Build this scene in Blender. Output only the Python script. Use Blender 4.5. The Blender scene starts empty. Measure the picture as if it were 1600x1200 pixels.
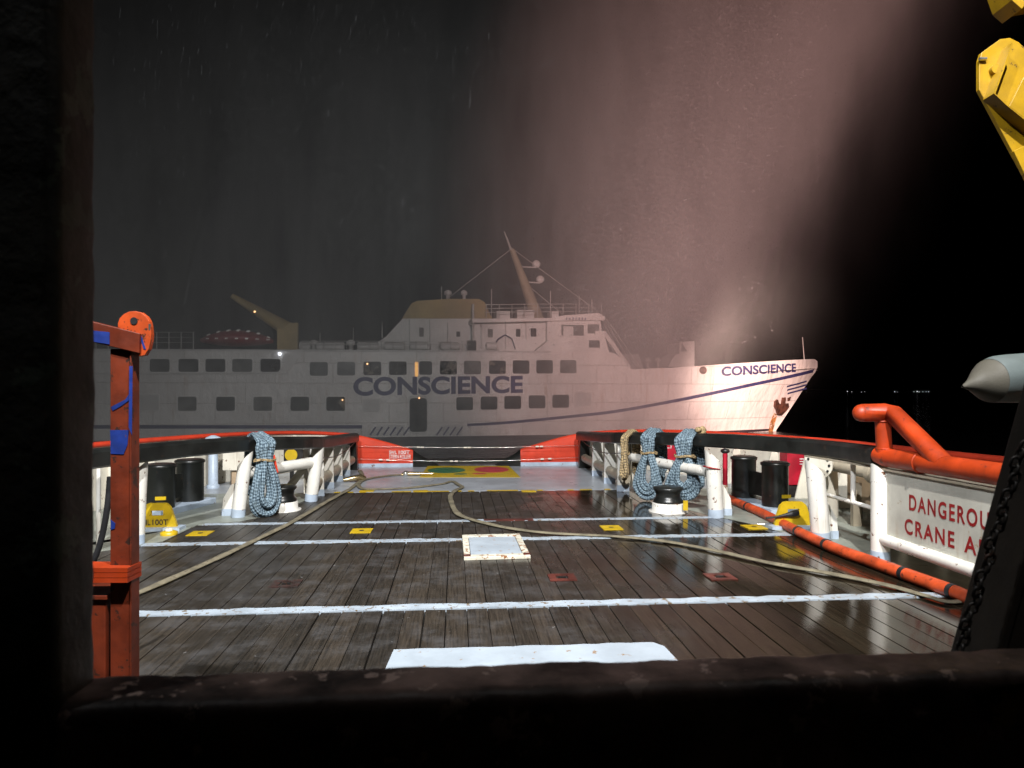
import bpy, bmesh, math, random
from mathutils import Vector, Matrix, noise as mnoise
R = math.radians
random.seed(11)
scene = bpy.context.scene
COL = scene.collection

# ------------------------------------------------------------------ camera
CAMH, FPX, YAW, HOR = 2.5, 1109.0, R(4.5), 611.0
cd = bpy.data.cameras.new('camera'); cam = bpy.data.objects.new('camera', cd); COL.objects.link(cam)
cam.location = (0, 0, CAMH)
cam.rotation_euler = (R(90), 0, -YAW)
cd.sensor_width = 36; cd.lens = 36 * FPX / 1600
cd.shift_y = (HOR - 600) / 1600
cd.clip_start = 0.05; cd.clip_end = 20000
cd.dof.use_dof = True; cd.dof.focus_distance = 17; cd.dof.aperture_fstop = 6.3
scene.camera = cam

# ------------------------------------------------------------------ world, light
world = bpy.data.worlds.new('World'); scene.world = world; world.use_nodes = True
wn = world.node_tree; bg = wn.nodes['Background']
sky = wn.nodes.new('ShaderNodeTexSky'); sky.sky_type = 'NISHITA'; sky.sun_disc = False
sky.sun_elevation = R(-6); sky.sun_rotation = R(200)
wn.links.new(sky.outputs[0], bg.inputs[0]); bg.inputs[1].default_value = 0.012

scene.view_settings.view_transform = 'Standard'; scene.view_settings.look = 'None'
scene.view_settings.exposure = 0.0; scene.view_settings.gamma = 1.0
scene.render.engine = 'CYCLES'
cy = scene.cycles
cy.use_denoising = True
cy.max_bounces = 6; cy.diffuse_bounces = 3; cy.glossy_bounces = 4; cy.volume_bounces = 0
cy.transparent_max_bounces = 8
cy.sample_clamp_indirect = 4.0; cy.sample_clamp_direct = 0
cy.caustics_reflective = False; cy.caustics_refractive = False
cy.volume_step_rate = 1.0; cy.volume_max_steps = 256

def spot(name, loc, target, power, col, angle, blend, radius):
    l = bpy.data.lights.new(name, 'SPOT'); o = bpy.data.objects.new(name, l); COL.objects.link(o)
    o.location = loc
    o.rotation_euler = (Vector(target) - Vector(loc)).to_track_quat('-Z', 'Y').to_euler()
    l.energy = power; l.color = col; l.spot_size = R(angle); l.spot_blend = blend; l.shadow_soft_size = radius
    return o

# ------------------------------------------------------------------ pixel <-> place helpers
CAM = Vector((0, 0, CAMH))
FW = Vector((math.sin(YAW), math.cos(YAW), 0)); RT = Vector((math.cos(YAW), -math.sin(YAW), 0)); UP = Vector((0, 0, 1))
def P(px, py, d):
    return CAM + FW*d + RT*((px-800)/FPX*d) + UP*((HOR-py)/FPX*d)
def G(px, py, z=0.0):
    return P(px, py, (CAMH-z)*FPX/(py-HOR))
def VX(px, py, X):                     # on the plane x = X
    u = (px-800)/FPX
    return P(px, py, X/(math.sin(YAW)+u*math.cos(YAW)))
def VY(px, py, Y):                     # on the plane y = Y
    u = (px-800)/FPX
    return P(px, py, Y/(math.cos(YAW)-u*math.sin(YAW)))

# ------------------------------------------------------------------ mesh helpers
class MB:
    def __init__(s): s.v = []; s.f = []; s.uv = {}; s.sm = []
    def quadgrid(s, rows, closed_u=False, closed_v=False, uvs=None, smooth=True):
        n, m = len(rows), len(rows[0]); b = len(s.v)
        for r in rows: s.v += [tuple(p) for p in r]
        for i in range(n if closed_v else n-1):
            for j in range(m if closed_u else m-1):
                i2, j2 = (i+1) % n, (j+1) % m
                f = (b+i*m+j, b+i*m+j2, b+i2*m+j2, b+i2*m+j)
                if uvs: s.uv[len(s.f)] = [(j/m, uvs[i]), ((j+1)/m, uvs[i]), ((j+1)/m, uvs[i+1] if i+1 < len(uvs) else uvs[i]), (j/m, uvs[i+1] if i+1 < len(uvs) else uvs[i])]
                s.f.append(f); s.sm.append(smooth)
        return b
    def face(s, pts, smooth=False):
        b = len(s.v); s.v += [tuple(p) for p in pts]; s.f.append(tuple(range(b, b+len(pts)))); s.sm.append(smooth)
    def box(s, x0, x1, y0, y1, z0, z1):
        return s.obox((x0, y0, z0), (x1-x0, 0, 0), (0, y1-y0, 0), (0, 0, z1-z0))
    def obox(s, o, a, b, c):           # corner + three edge vectors
        o, a, b, c = map(Vector, (o, a, b, c)); k = len(s.v)
        for dc in (0, 1):
            for (i, j) in ((0,0),(1,0),(1,1),(0,1)): s.v.append(tuple(o+a*i+b*j+c*dc))
        for f in ((0,3,2,1),(4,5,6,7),(0,1,5,4),(1,2,6,5),(2,3,7,6),(3,0,4,7)):
            s.f.append(tuple(k+q for q in f)); s.sm.append(False)
        return s
    def bar(s, p, q, w, h, up=UP):     # rectangular bar from p to q
        p, q = Vector(p), Vector(q); d = (q-p)
        side = d.cross(Vector(up)); 
        if side.length < 1e-6: side = d.cross(Vector((1, 0, 0)))
        side.normalize(); u = side.cross(d).normalized()
        return s.obox(p-side*w/2-u*h/2, side*w, d, u*h)
    def prism(s, pts, ext):            # polygon + extrusion vector
        ext = Vector(ext); k = len(s.v); n = len(pts)
        s.v += [tuple(Vector(p)) for p in pts] + [tuple(Vector(p)+ext) for p in pts]
        s.f.append(tuple(range(k, k+n))); s.sm.append(False)
        s.f.append(tuple(range(k+2*n-1, k+n-1, -1))); s.sm.append(False)
        for i in range(n):
            j = (i+1) % n; s.f.append((k+i, k+n+i, k+n+j, k+j)); s.sm.append(False)
        return s
    def tube(s, pts, r, n=12, cap=True, closed=False, flat=None, twist=0.0, upref=None, rs=None):
        pts = [Vector(p) for p in pts]; m = len(pts); rows = []; L = [0]
        for i in range(1, m): L.append(L[-1]+(pts[i]-pts[i-1]).length)
        prev = None
        for i in range(m):
            if closed: t = pts[(i+1) % m]-pts[i-1]
            else: t = pts[min(i+1, m-1)]-pts[max(i-1, 0)]
            t.normalize()
            ref = Vector(upref) if upref is not None else (prev if prev is not None else (UP if abs(t.z) < .9 else Vector((1, 0, 0))))
            a = ref - t*ref.dot(t)
            if a.length < 1e-5: a = Vector((1, 0, 0)) - t*t.x
            a.normalize(); b = t.cross(a)
            if upref is None: prev = a
            rr = rs[i] if rs else r
            row = []
            for k in range(n):
                an = 2*math.pi*k/n + twist*L[i]
                ca, sa = math.cos(an)*rr, math.sin(an)*rr
                if flat: ca *= flat
                row.append(pts[i]+a*ca+b*sa)
            rows.append(row)
        s.quadgrid(rows, closed_u=True, closed_v=closed, uvs=L)
        if cap and not closed:
            s.face(rows[0][::-1]); s.face(rows[-1])
        return s
    def cyl(s, p, q, r, n=20, r2=None):
        return s.tube([p, q], r, n=n, rs=[r, r if r2 is None else r2])
    def lathe(s, c, prof, n=24, axis=UP):   # profile of (radius, height)
        c = Vector(c); ax = Vector(axis).normalized()
        a = ax.orthogonal().normalized(); b = ax.cross(a)
        rows = [[c+ax*h+a*(r*math.cos(2*math.pi*k/n))+b*(r*math.sin(2*math.pi*k/n)) for k in range(n)] for r, h in prof]
        s.quadgrid(rows, closed_u=True); s.face(rows[0][::-1]); s.face(rows[-1]); return s
    def ball(s, c, r, n=10, m=6):
        return s.lathe(c, [(max(1e-4, r*math.sin(math.pi*i/m)), -r*math.cos(math.pi*i/m)) for i in range(m+1)], n)
    def mesh(s, name, m, bevel=0.0):
        me = bpy.data.meshes.new(name); me.from_pydata(s.v, [], s.f); 
        me.polygons.foreach_set('use_smooth', s.sm)
        if s.uv:
            ul = me.uv_layers.new(name='UVMap')
            for fi, us in s.uv.items():
                pl = me.polygons[fi]
                for k, li in enumerate(pl.loop_indices): ul.data[li].uv = us[k]
        bm = bmesh.new(); bm.from_mesh(me); bmesh.ops.recalc_face_normals(bm, faces=bm.faces)
        if bevel:
            bmesh.ops.remove_doubles(bm, verts=bm.verts, dist=1e-5)
            es = [e for e in bm.edges if len(e.link_faces) == 2 and e.calc_face_angle(0) > .6]
            bmesh.ops.bevel(bm, geom=es, offset=bevel, segments=2, affect='EDGES', profile=.5, clamp_overlap=True)
        bm.to_mesh(me); bm.free()
        me.materials.append(m); return me

def tag(o, label=None, cat=None, group=None, kind=None):
    if label: o['label'] = label
    if cat: o['category'] = cat
    if group: o['group'] = group
    if kind: o['kind'] = kind
    return o
def thing(name, label, cat, loc, group=None):
    o = bpy.data.objects.new(name, None); COL.objects.link(o); o.location = loc
    o.empty_display_size = .2
    return tag(o, label, cat, group)
def part(name, mb, m, parent=None, bevel=0.0, label=None):
    o = bpy.data.objects.new(name, mb.mesh(name, m, bevel) if isinstance(mb, MB) else mb); COL.objects.link(o)
    if parent is not None:
        o.parent = parent
        if parent.type == 'EMPTY': o.matrix_parent_inverse = Matrix.Translation(-parent.location)
    if label: o['label'] = label
    return o
def single(name, mb, m, label, cat, group=None, bevel=0.0, kind=None):
    return tag(part(name, mb, m, None, bevel), label, cat, group, kind)
def struct(name, mb, m, bevel=0.0, parent=None):
    o = part(name, mb, m, parent, bevel)
    if parent is None: o['kind'] = 'structure'
    return o
_tc = {}
def text_geo(txt, off=0.0, spacing=1.0):
    """letter outlines in a unit square"""
    c = bpy.data.curves.new('t', 'FONT'); c.body = txt; c.size = 1; c.offset = off; c.space_character = spacing; c.fill_mode = 'FRONT'; c.resolution_u = 5
    c.align_x = 'LEFT'
    o = bpy.data.objects.new('t', c); COL.objects.link(o)
    me = bpy.data.meshes.new_from_object(o)
    bm = bmesh.new(); bm.from_mesh(me); bmesh.ops.triangulate(bm, faces=bm.faces)
    bmesh.ops.subdivide_edges(bm, edges=[e for e in bm.edges if e.calc_length() > .3], cuts=2)
    vs = [v.co.copy() for v in bm.verts]; bm.verts.index_update(); fs = [tuple(v.index for v in f.verts) for f in bm.faces]
    bm.free(); bpy.data.objects.remove(o); bpy.data.curves.remove(c); bpy.data.meshes.remove(me)
    x0, x1 = min(v.x for v in vs), max(v.x for v in vs); y0, y1 = min(v.y for v in vs), max(v.y for v in vs)
    return [((v.x-x0)/(x1-x0), (v.y-y0)/(y1-y0)) for v in vs], fs
def text_mb(txt, fn, off=0.0, spacing=1.0):
    uv, fs = text_geo(txt, off, spacing); b = MB()
    b.v = [tuple(fn(u, v)) for u, v in uv]; b.f = fs; b.sm = [False]*len(fs); return b

# ------------------------------------------------------------------ materials
def nd(nt, t, **kw):
    n = nt.nodes.new(t)
    for k, v in kw.items():
        if k.startswith('i_'):
            key = k[2:]; n.inputs[int(key) if key.isdigit() else key.replace('_', ' ')].default_value = v
        else: setattr(n, k, v)
    return n
def mixc(nt, fac, a, b, mode='MIX'):
    n = nt.nodes.new('ShaderNodeMix'); n.data_type = 'RGBA'; n.blend_type = mode
    for sock, val in ((n.inputs[0], fac), (n.inputs[6], a), (n.inputs[7], b)):
        if isinstance(val, bpy.types.NodeSocket): nt.links.new(val, sock)
        elif isinstance(val, (int, float)): sock.default_value = val
        else: sock.default_value = (*val[:3], 1)
    return n.outputs[2]
def ramp(nt, src, lo, hi):
    n = nt.nodes.new('ShaderNodeMapRange'); n.interpolation_type = 'SMOOTHSTEP'
    n.inputs[1].default_value = lo; n.inputs[2].default_value = hi
    nt.links.new(src, n.inputs[0]); return n.outputs[0]
def math_(nt, op, a, b=None):
    n = nt.nodes.new('ShaderNodeMath'); n.operation = op
    for i, v in enumerate((a, b)):
        if v is None: continue
        if isinstance(v, bpy.types.NodeSocket): nt.links.new(v, n.inputs[i])
        else: n.inputs[i].default_value = v
    return n.outputs[0]
def noise_(nt, vec, scale, detail=4, rough=.55, dist=0.0):
    n = nt.nodes.new('ShaderNodeTexNoise'); n.inputs['Scale'].default_value = scale; n.inputs['Detail'].default_value = detail
    n.inputs['Roughness'].default_value = rough; n.inputs['Distortion'].default_value = dist
    nt.links.new(vec, n.inputs['Vector']); return n.outputs[0]
def base(name):
    m = bpy.data.materials.new(name); m.use_nodes = True; nt = m.node_tree
    bs = nt.nodes['Principled BSDF']; tc = nt.nodes.new('ShaderNodeTexCoord')
    return m, nt, bs, tc.outputs['Object']
def mapped(nt, vec, scale):
    n = nt.nodes.new('ShaderNodeMapping'); n.inputs['Scale'].default_value = scale; nt.links.new(vec, n.inputs[0]); return n.outputs[0]
def bump_(nt, bs, h, strength, dist=.01):
    n = nt.nodes.new('ShaderNodeBump'); n.inputs['Strength'].default_value = strength; n.inputs['Distance'].default_value = dist
    nt.links.new(h, n.inputs['Height']); nt.links.new(n.outputs[0], bs.inputs['Normal'])
def paint(name, col, rough=.4, var=.12, scale=2.0, chip=None, chip_amt=.0, chip_scale=6.0, streak=None, streak_amt=.0, bump=.15, bscale=40, metal=0.0, spec=.5):
    m, nt, bs, v = base(name)
    n1 = noise_(nt, v, scale, 6, .6)
    dark = [c*(1-2*var) for c in col]; lite = [min(1, c*(1+var)) for c in col]
    c = mixc(nt, ramp(nt, n1, .3, .7), dark, lite)
    if streak:
        sv = mapped(nt, v, (9, 9, .7)); s1 = noise_(nt, sv, 1.2, 5, .65)
        c = mixc(nt, math_(nt, 'MULTIPLY', ramp(nt, s1, .55, .8), streak_amt), c, streak)
    r = rough
    if chip:
        n2 = noise_(nt, v, chip_scale, 8, .68); k = ramp(nt, n2, .66-chip_amt, .68-chip_amt)
        c = mixc(nt, k, c, chip)
    nt.links.new(c, bs.inputs['Base Color'])
    rn = noise_(nt, v, scale*3, 3)
    mr = nt.nodes.new('ShaderNodeMapRange'); mr.inputs[3].default_value = rough*.7; mr.inputs[4].default_value = min(1, rough*1.35)
    nt.links.new(rn, mr.inputs[0]); nt.links.new(mr.outputs[0], bs.inputs['Roughness'])
    bs.inputs['Metallic'].default_value = metal; bs.inputs['Specular IOR Level'].default_value = spec
    if bump: bump_(nt, bs, noise_(nt, v, bscale, 4), bump, .004)
    return m
def emit(name, col, s):
    m = bpy.data.materials.new(name); m.use_nodes = True; nt = m.node_tree
    bs = nt.nodes['Principled BSDF']; bs.inputs['Base Color'].default_value = (*col, 1)
    bs.inputs['Emission Color'].default_value = (*col, 1); bs.inputs['Emission Strength'].default_value = s
    return m
RUST = (.13, .045, .018)
M = {}
M['cream'] = paint('cream_paint', (.70, .66, .56), .42, .08, 1.5, RUST, .03, 7, (.30, .22, .13), .6)
M['white'] = paint('white_paint', (.76, .74, .68), .36, .06, 1.8, RUST, .035, 9, (.36, .27, .17), .55)
M['panel'] = paint('panel_grey_paint', (.50, .49, .43), .42, .09, 1.6, (.36, .27, .17), .02, 8, (.36, .26, .15), .6)
M['black'] = paint('black_paint', (.013, .014, .013), .32, .3, 2.5, (.06, .035, .022), .025, 9)
M['redpaint'] = paint('red_paint', (.60, .05, .02), .6, .10, 1.6, (.30, .03, .02), .02, 5, (.25, .03, .02), .3, spec=.25)
M['orange'] = paint('orange_paint', (.42, .042, .006), .48, .16, 2.0, (.16, .025, .012), .035, 7, (.12, .02, .01), .45)
M['orangewornshade'] = paint('worn_shaded_orange_paint', (.16, .026, .009), .45, .2, 4.0, (.035, .015, .01), .075, 9)  # the post's shade is put into this darker orange; the chips are wear
M['orangehead'] = paint('chipped_orange_paint', (.52, .07, .012), .45, .14, 6.0, (.05, .02, .012), .05, 22)
M['bluepaint'] = paint('blue_paint', (.012, .035, .22), .5, .2, 5.0, RUST, .03, 12)
M['paleblue'] = paint('pale_blue_paint', (.42, .50, .60), .4, .1, 3, RUST, .02, 7)
M['yellow'] = paint('yellow_paint', (.54, .36, .010), .4, .10, 3.5, (.20, .12, .02), .02, 9)
M['craneyellow'] = paint('crane_yellow_paint', (.30, .175, .003), .45, .16, 1.8, (.07, .035, .01), .03, 10, (.12, .06, .01), .5)
M['greendeck'] = paint('green_grey_deck_paint', (.27, .29, .25), .38, .18, 1.3, (.12, .10, .07), .03, 4)
M['greydeck'] = paint('grey_deck_paint', (.36, .39, .43), .30, .12, .9, (.20, .17, .13), .025, 4)
M['whiteplate'] = paint('worn_white_plate', (.40, .46, .52), .35, .07, 2.2, (.28, .16, .06), .025, 8)
M['whitebar'] = paint('worn_white_bar', (.38, .44, .50), .4, .10, 3.0, (.16, .11, .06), .085, 11)
M['rustwhite'] = paint('rusty_white_frame', (.66, .63, .52), .45, .12, 4, (.25, .10, .03), .10, 11)
M['brownred'] = paint('brown_red_steel', (.11, .028, .02), .4, .3, 5, (.05, .02, .015), .06, 14)
M['brownworn'] = paint('worn_brown_steel', (.045, .022, .018), .5, .3, 6, (.03, .028, .026), .12, 16)
M['darksteel'] = paint('dark_steel', (.035, .032, .03), .35, .3, 4, RUST, .04, 9, metal=.3)
M['darkbase'] = paint('dark_deck_base', (.012, .010, .008), .5, .3, 3)
M['crimson'] = paint('crimson_paint', (.42, .012, .03), .4, .15, 3)
M['beigepipe'] = paint('beige_pipe_paint', (.46, .40, .30), .45, .12, 2.0, RUST, .02, 6)
M['tan'] = paint('tan_plate_paint', (.42, .31, .2), .5, .15, 1.5, RUST, .02, 5)
M['hose'] = paint('beige_hose_canvas', (.19, .165, .11), .75, .2, 5, (.09, .07, .045), .05, 10, bump=.4, bscale=160)
M['redhose'] = paint('red_orange_hose', (.55, .075, .02), .45, .18, 4, (.16, .03, .015), .05, 9)
M['brass'] = paint('brass_fitting', (.5, .38, .2), .25, .2, 6, metal=.9)
M['chrome'] = paint('bright_fitting', (.7, .7, .66), .2, .1, 6, metal=.9)
M['rubber'] = paint('black_rubber', (.018, .018, .02), .5, .2, 6)
M['frame'] = paint('rough_dark_frame_steel', (.020, .019, .014), .6, .5, 4, (.05, .062, .045), .09, 9, bump=.9, bscale=22)
M['sillmat'] = paint('worn_sill_steel', (.13, .088, .075), .5, .5, 5, (.30, .22, .19), .07, 16, bump=.9, bscale=26)
M['brace'] = paint('dark_brown_brace_steel', (.016, .011, .006), .6, .35, 3, (.008, .006, .004), .05, 6, bump=.5, bscale=25)
M['chainmat'] = paint('rusty_chain_steel', (.014, .011, .009), .5, .35, 8, (.035, .015, .008), .08, 14, metal=.3)
M['canvas'] = paint('grey_canvas', (.085, .105, .105), .6, .12, 2.0, None, 0, 5, (.05, .055, .05), .5, bump=.3, bscale=60)
M['canvasdark'] = paint('grey_canvas_nose', (.06, .055, .042), .7, .15, 2.0, bump=.4, bscale=60)
M['yellowscuff'] = paint('scuffed_yellow_paint', (.30, .20, .006), .6, .3, 9, (.012, .010, .008), .17, 26, bump=.8, bscale=40)
M['ropetan'] = paint('tan_rope', (.42, .30, .15), .8, .3, 16, (.1, .08, .05), .1, 30, bump=.8, bscale=80)
M['redtext'] = paint('red_lettering', (.27, .008, .010), .5, .1, 3)
M['darktext'] = paint('dark_lettering', (.02, .02, .03), .5, .1, 3)
M['whitetext'] = paint('white_lettering', (.75, .72, .7), .5, .15, 9, (.6, .05, .03), .06, 20)
M['greenpaint'] = paint('green_paint', (.035, .15, .07), .45, .2, 3, (.55, .40, .05), .0, 8)
M['redoval'] = paint('faded_red_paint', (.50, .04, .06), .45, .15, 3)
M['wallpaint'] = paint('deckhouse_paint', (.45, .44, .4), .5, .1, 1)
# ship
M['hull'] = paint('ship_white_hull', (.74, .72, .70), .45, .07, .35, (.46, .30, .18), -.03, .6, (.45, .33, .25), .35, bump=.35, bscale=.9)
def hullmat():
    m, nt, bs, v = base('ship_white_hull')
    rot = nt.nodes.new('ShaderNodeVectorRotate'); rot.rotation_type = 'Z_AXIS'; rot.inputs['Angle'].default_value = YAW-R(12.0); nt.links.new(v, rot.inputs['Vector'])
    sp = nt.nodes.new('ShaderNodeSeparateXYZ'); nt.links.new(rot.outputs[0], sp.inputs[0])
    cb = nt.nodes.new('ShaderNodeCombineXYZ'); nt.links.new(sp.outputs[0], cb.inputs[0]); nt.links.new(sp.outputs[2], cb.inputs[1])
    br = nt.nodes.new('ShaderNodeTexBrick'); br.inputs['Scale'].default_value = 1.0; br.inputs['Brick Width'].default_value = 4.3; br.inputs['Row Height'].default_value = 1.55
    br.inputs['Mortar Size'].default_value = .03; br.inputs['Mortar Smooth'].default_value = .6; br.inputs['Color1'].default_value = (.70, .68, .66, 1); br.inputs['Color2'].default_value = (.76, .74, .72, 1); br.inputs['Mortar'].default_value = (.56, .53, .50, 1)
    nt.links.new(cb.outputs[0], br.inputs['Vector'])
    c = mixc(nt, math_(nt, 'MULTIPLY', ramp(nt, noise_(nt, v, .5, 6, .6), .42, .75), .30), br.outputs[0], (.52, .48, .45))
    run = noise_(nt, mapped(nt, cb.outputs[0], (2.4, .16, 1)), 1.0, 5, .65); low = noise_(nt, cb.outputs[0], .35, 3)
    c = mixc(nt, math_(nt, 'MULTIPLY', math_(nt, 'MULTIPLY', ramp(nt, run, .52, .78), ramp(nt, low, .38, .66)), .9), c, (.40, .25, .15))
    nt.links.new(c, bs.inputs['Base Color']); bs.inputs['Roughness'].default_value = .42
    h = math_(nt, 'ADD', noise_(nt, mapped(nt, cb.outputs[0], (1.4, .8, 1)), 1.0, 3), math_(nt, 'MULTIPLY', br.outputs['Fac'], -.25)); bump_(nt, bs, h, .8, .12)
    return m
M['hull'] = hullmat()
M['shipwhite'] = paint('ship_white_upper', (.72, .70, .68), .5, .06, .5, None, 0, 5, (.4, .33, .26), .3, bump=0)
M['shipgrey'] = paint('ship_shut_window', (.60, .585, .57), .5, .06, .8, bump=0)
M['ochre'] = paint('ochre_paint', (.43, .31, .12), .55, .12, .6, bump=0)
M['mastpaint'] = paint('faded_mast_paint', (.40, .33, .22), .6, .12, .8, bump=0)
M['navy'] = paint('navy_paint', (.035, .035, .13), .45, .1, .8, bump=0)
M['boot'] = paint('boot_topping', (.05, .035, .045), .5, .2, .6, bump=0)
M['glass'] = paint('dark_window_glass', (.085, .088, .09), .15, .35, .5, bump=0)
M['glass2'] = paint('salted_window_glass', (.15, .15, .145), .3, .3, .9, bump=0)
M['glass3'] = paint('window_glass_blind', (.05, .05, .055), .12, .5, 1.6, (.24, .22, .19), .10, 1.2, bump=0)
M['boatred'] = paint('boat_red', (.25, .012, .02), .45, .1, 1, bump=0)
M['rail'] = paint('rail_paint', (.5, .49, .47), .5, .1, 1, bump=0)
M['retro'] = paint('reflective_tape', (.9, .88, .85), .3, .05, 1, bump=0)
M['rustanchor'] = paint('rusty_anchor', (.10, .035, .02), .7, .4, 2)
M['rustrun'] = paint('rust_run', (.42, .19, .06), .6, .3, 2.5, (.62, .5, .4), .12, 3, bump=0)
M['lampwarm'] = emit('warm_lamp', (1, .55, .25), 3.0)
M['lampwhite'] = emit('white_lamp', (.85, .9, 1), 3.0)
M['litwindow'] = emit('lit_curtain_gap', (1, .5, .14), .8)
M['shorelamp'] = emit('shore_lamp', (.95, .95, 1.0), .8)

# wet deck timber
def wood():
    m, nt, bs, v = base('wet_deck_timber')
    oi = nt.nodes.new('ShaderNodeObjectInfo'); geo = nt.nodes.new('ShaderNodeNewGeometry')
    pos = geo.outputs['Position']
    off = nt.nodes.new('ShaderNodeVectorMath'); off.operation = 'ADD'
    cmb = nt.nodes.new('ShaderNodeCombineXYZ'); nt.links.new(math_(nt, 'MULTIPLY', oi.outputs['Random'], 40.0), cmb.inputs[1])
    nt.links.new(pos, off.inputs[0]); nt.links.new(cmb.outputs[0], off.inputs[1])
    g = noise_(nt, mapped(nt, off.outputs[0], (28, 1.1, 28)), 1.6, 7, .65)
    c = mixc(nt, ramp(nt, g, .28, .72), (.011, .0095, .0075), (.044, .037, .029))
    hue = mixc(nt, oi.outputs['Random'], (.74, .72, .70), (1.3, 1.2, 1.1))
    c = mixc(nt, 1.0, c, hue, 'MULTIPLY')
    # water lies on the starboard half; the port half is scuffed and greyer
    sx = nt.nodes.new('ShaderNodeSeparateXYZ'); nt.links.new(pos, sx.inputs[0])
    big = noise_(nt, pos, .55, 4, .6); fine = noise_(nt, mapped(nt, pos, (2.2, .8, 1)), 1.5, 5, .6)
    w = math_(nt, 'ADD', math_(nt, 'MULTIPLY', sx.outputs[0], .16), math_(nt, 'ADD', math_(nt, 'MULTIPLY', big, .9), math_(nt, 'MULTIPLY', fine, .5)))
    wet = ramp(nt, w, .80, 1.22)
    scuff = noise_(nt, pos, 2.2, 8, .7)
    dry = mixc(nt, math_(nt, 'MULTIPLY', ramp(nt, scuff, .42, .75), .42), c, (.115, .115, .12))
    spots = noise_(nt, pos, 6.5, 6, .75)
    dry = mixc(nt, math_(nt, 'MULTIPLY', ramp(nt, spots, .66, .70), .75), dry, (.34, .34, .34))
    gou = noise_(nt, mapped(nt, pos, (7, 1.2, 1)), 1.3, 6, .75)
    c = mixc(nt, math_(nt, 'MULTIPLY', ramp(nt, gou, .60, .72), .55), c, (.085, .072, .055))
    c = mixc(nt, math_(nt, 'MULTIPLY', ramp(nt, gou, .38, .28), .7), c, (.006, .005, .004))
    wetc = mixc(nt, 1.0, c, (.66, .60, .50), 'MULTIPLY')
    c = mixc(nt, wet, dry, wetc)
    nt.links.new(c, bs.inputs['Base Color'])
    mr = nt.nodes.new('ShaderNodeMapRange'); mr.inputs[3].default_value = .40; mr.inputs[4].default_value = .035
    nt.links.new(wet, mr.inputs[0])
    r = math_(nt, 'ADD', mr.outputs[0], math_(nt, 'MULTIPLY', g, .10)); nt.links.new(r, bs.inputs['Roughness'])
    h = math_(nt, 'ADD', g, math_(nt, 'MULTIPLY', noise_(nt, pos, 3.0, 3), 1.2))
    bp = nt.nodes.new('ShaderNodeBump'); bp.inputs['Distance'].default_value = .006
    st = nt.nodes.new('ShaderNodeMapRange'); st.inputs[3].default_value = .55; st.inputs[4].default_value = .10
    nt.links.new(wet, st.inputs[0]); nt.links.new(st.outputs[0], bp.inputs['Strength']); nt.links.new(h, bp.inputs['Height'])
    nt.links.new(bp.outputs[0], bs.inputs['Normal'])
    return m
M['wood'] = wood()
def braid(name, ca, cb, cc):
    m, nt, bs, v = base(name)
    uv = nt.nodes.new('ShaderNodeUVMap'); s = nt.nodes.new('ShaderNodeSeparateXYZ'); nt.links.new(uv.outputs[0], s.inputs[0])
    a = math_(nt, 'ADD', math_(nt, 'MULTIPLY', s.outputs[0], 6*math.pi), math_(nt, 'MULTIPLY', s.outputs[1], 60.0))
    b = math_(nt, 'SUBTRACT', math_(nt, 'MULTIPLY', s.outputs[0], 6*math.pi), math_(nt, 'MULTIPLY', s.outputs[1], 41.0))
    w = math_(nt, 'MULTIPLY', math_(nt, 'SINE', a), math_(nt, 'SINE', b))
    n = noise_(nt, v, 24, 5, .7)
    k = ramp(nt, math_(nt, 'ADD', w, math_(nt, 'MULTIPLY', math_(nt, 'SUBTRACT', n, .5), 4.5)), -.9, .9)
    c = mixc(nt, k, cb, ca); c = mixc(nt, ramp(nt, noise_(nt, v, 7, 4), .52, .75), c, cc)
    nt.links.new(c, bs.inputs['Base Color']); bs.inputs['Roughness'].default_value = .8
    bump_(nt, bs, w, .7, .010); return m
M['rope'] = braid('blue_braided_rope', (.25, .34, .40), (.03, .055, .08), (.12, .165, .19))
M['ropetanbraid'] = braid('tan_braided_rope', (.50, .37, .19), (.09, .07, .05), (.3, .22, .12))  # the second rope's own tan colour
def water():
    m, nt, bs, v = base('dark_sea_water')
    bs.inputs['Base Color'].default_value = (.0015, .002, .0022, 1); bs.inputs['Specular IOR Level'].default_value = .3; bs.inputs['Roughness'].default_value = .08; bs.inputs['IOR'].default_value = 1.33
    h = math_(nt, 'ADD', noise_(nt, mapped(nt, v, (.35, .6, 1)), 1, 5, .6), math_(nt, 'MULTIPLY', noise_(nt, v, 2.6, 3), .25))
    bump_(nt, bs, h, .8, .5); return m
M['water'] = water()

# ------------------------------------------------------------------ setting: sea, deck
SEA = -1.4
b = MB(); b.face([(-9000, -9000, SEA), (9000, -9000, SEA), (9000, 15000, SEA), (-9000, 15000, SEA)])
sea = struct('sea', b, M['water'])

WOODL = [(-8.2, 4.2), (-8.2, 9.5)] + [tuple(G(x, y)[:2]) for x, y in ((170, 860), (255, 846), (290, 829), (310, 820), (375, 815), (420, 806), (506, 770))]
WOODR = [(6.25, 4.2), (6.2, 8.6)] + [tuple(G(x, y)[:2]) for x, y in ((1330, 872), (1248, 839), (1180, 820), (1100, 803), (1030, 785), (985, 766))]
YW = 17.75
OUTL = [(-8.2, 4.2), (-7.8, 9), (-7.7, 12), (-7.55, 15), (-7.1, 17.6), (-6.1, 20.5), (-4.8, 22.7), (-3.5, 23.5)]
OUTR = [(8.9, 4.2), (8.6, 9), (8.5, 12), (8.35, 15), (7.9, 17.6), (6.9, 20.5), (5.6, 22.7), (4.25, 23.5)]
b = MB(); b.prism([(x, y, -.10) for x, y in [(-8.4, -4)] + OUTL + OUTR[::-1] + [(9.1, -4)]], (0, 0, .06))
deck = struct('deck', b, M['darkbase'])
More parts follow.
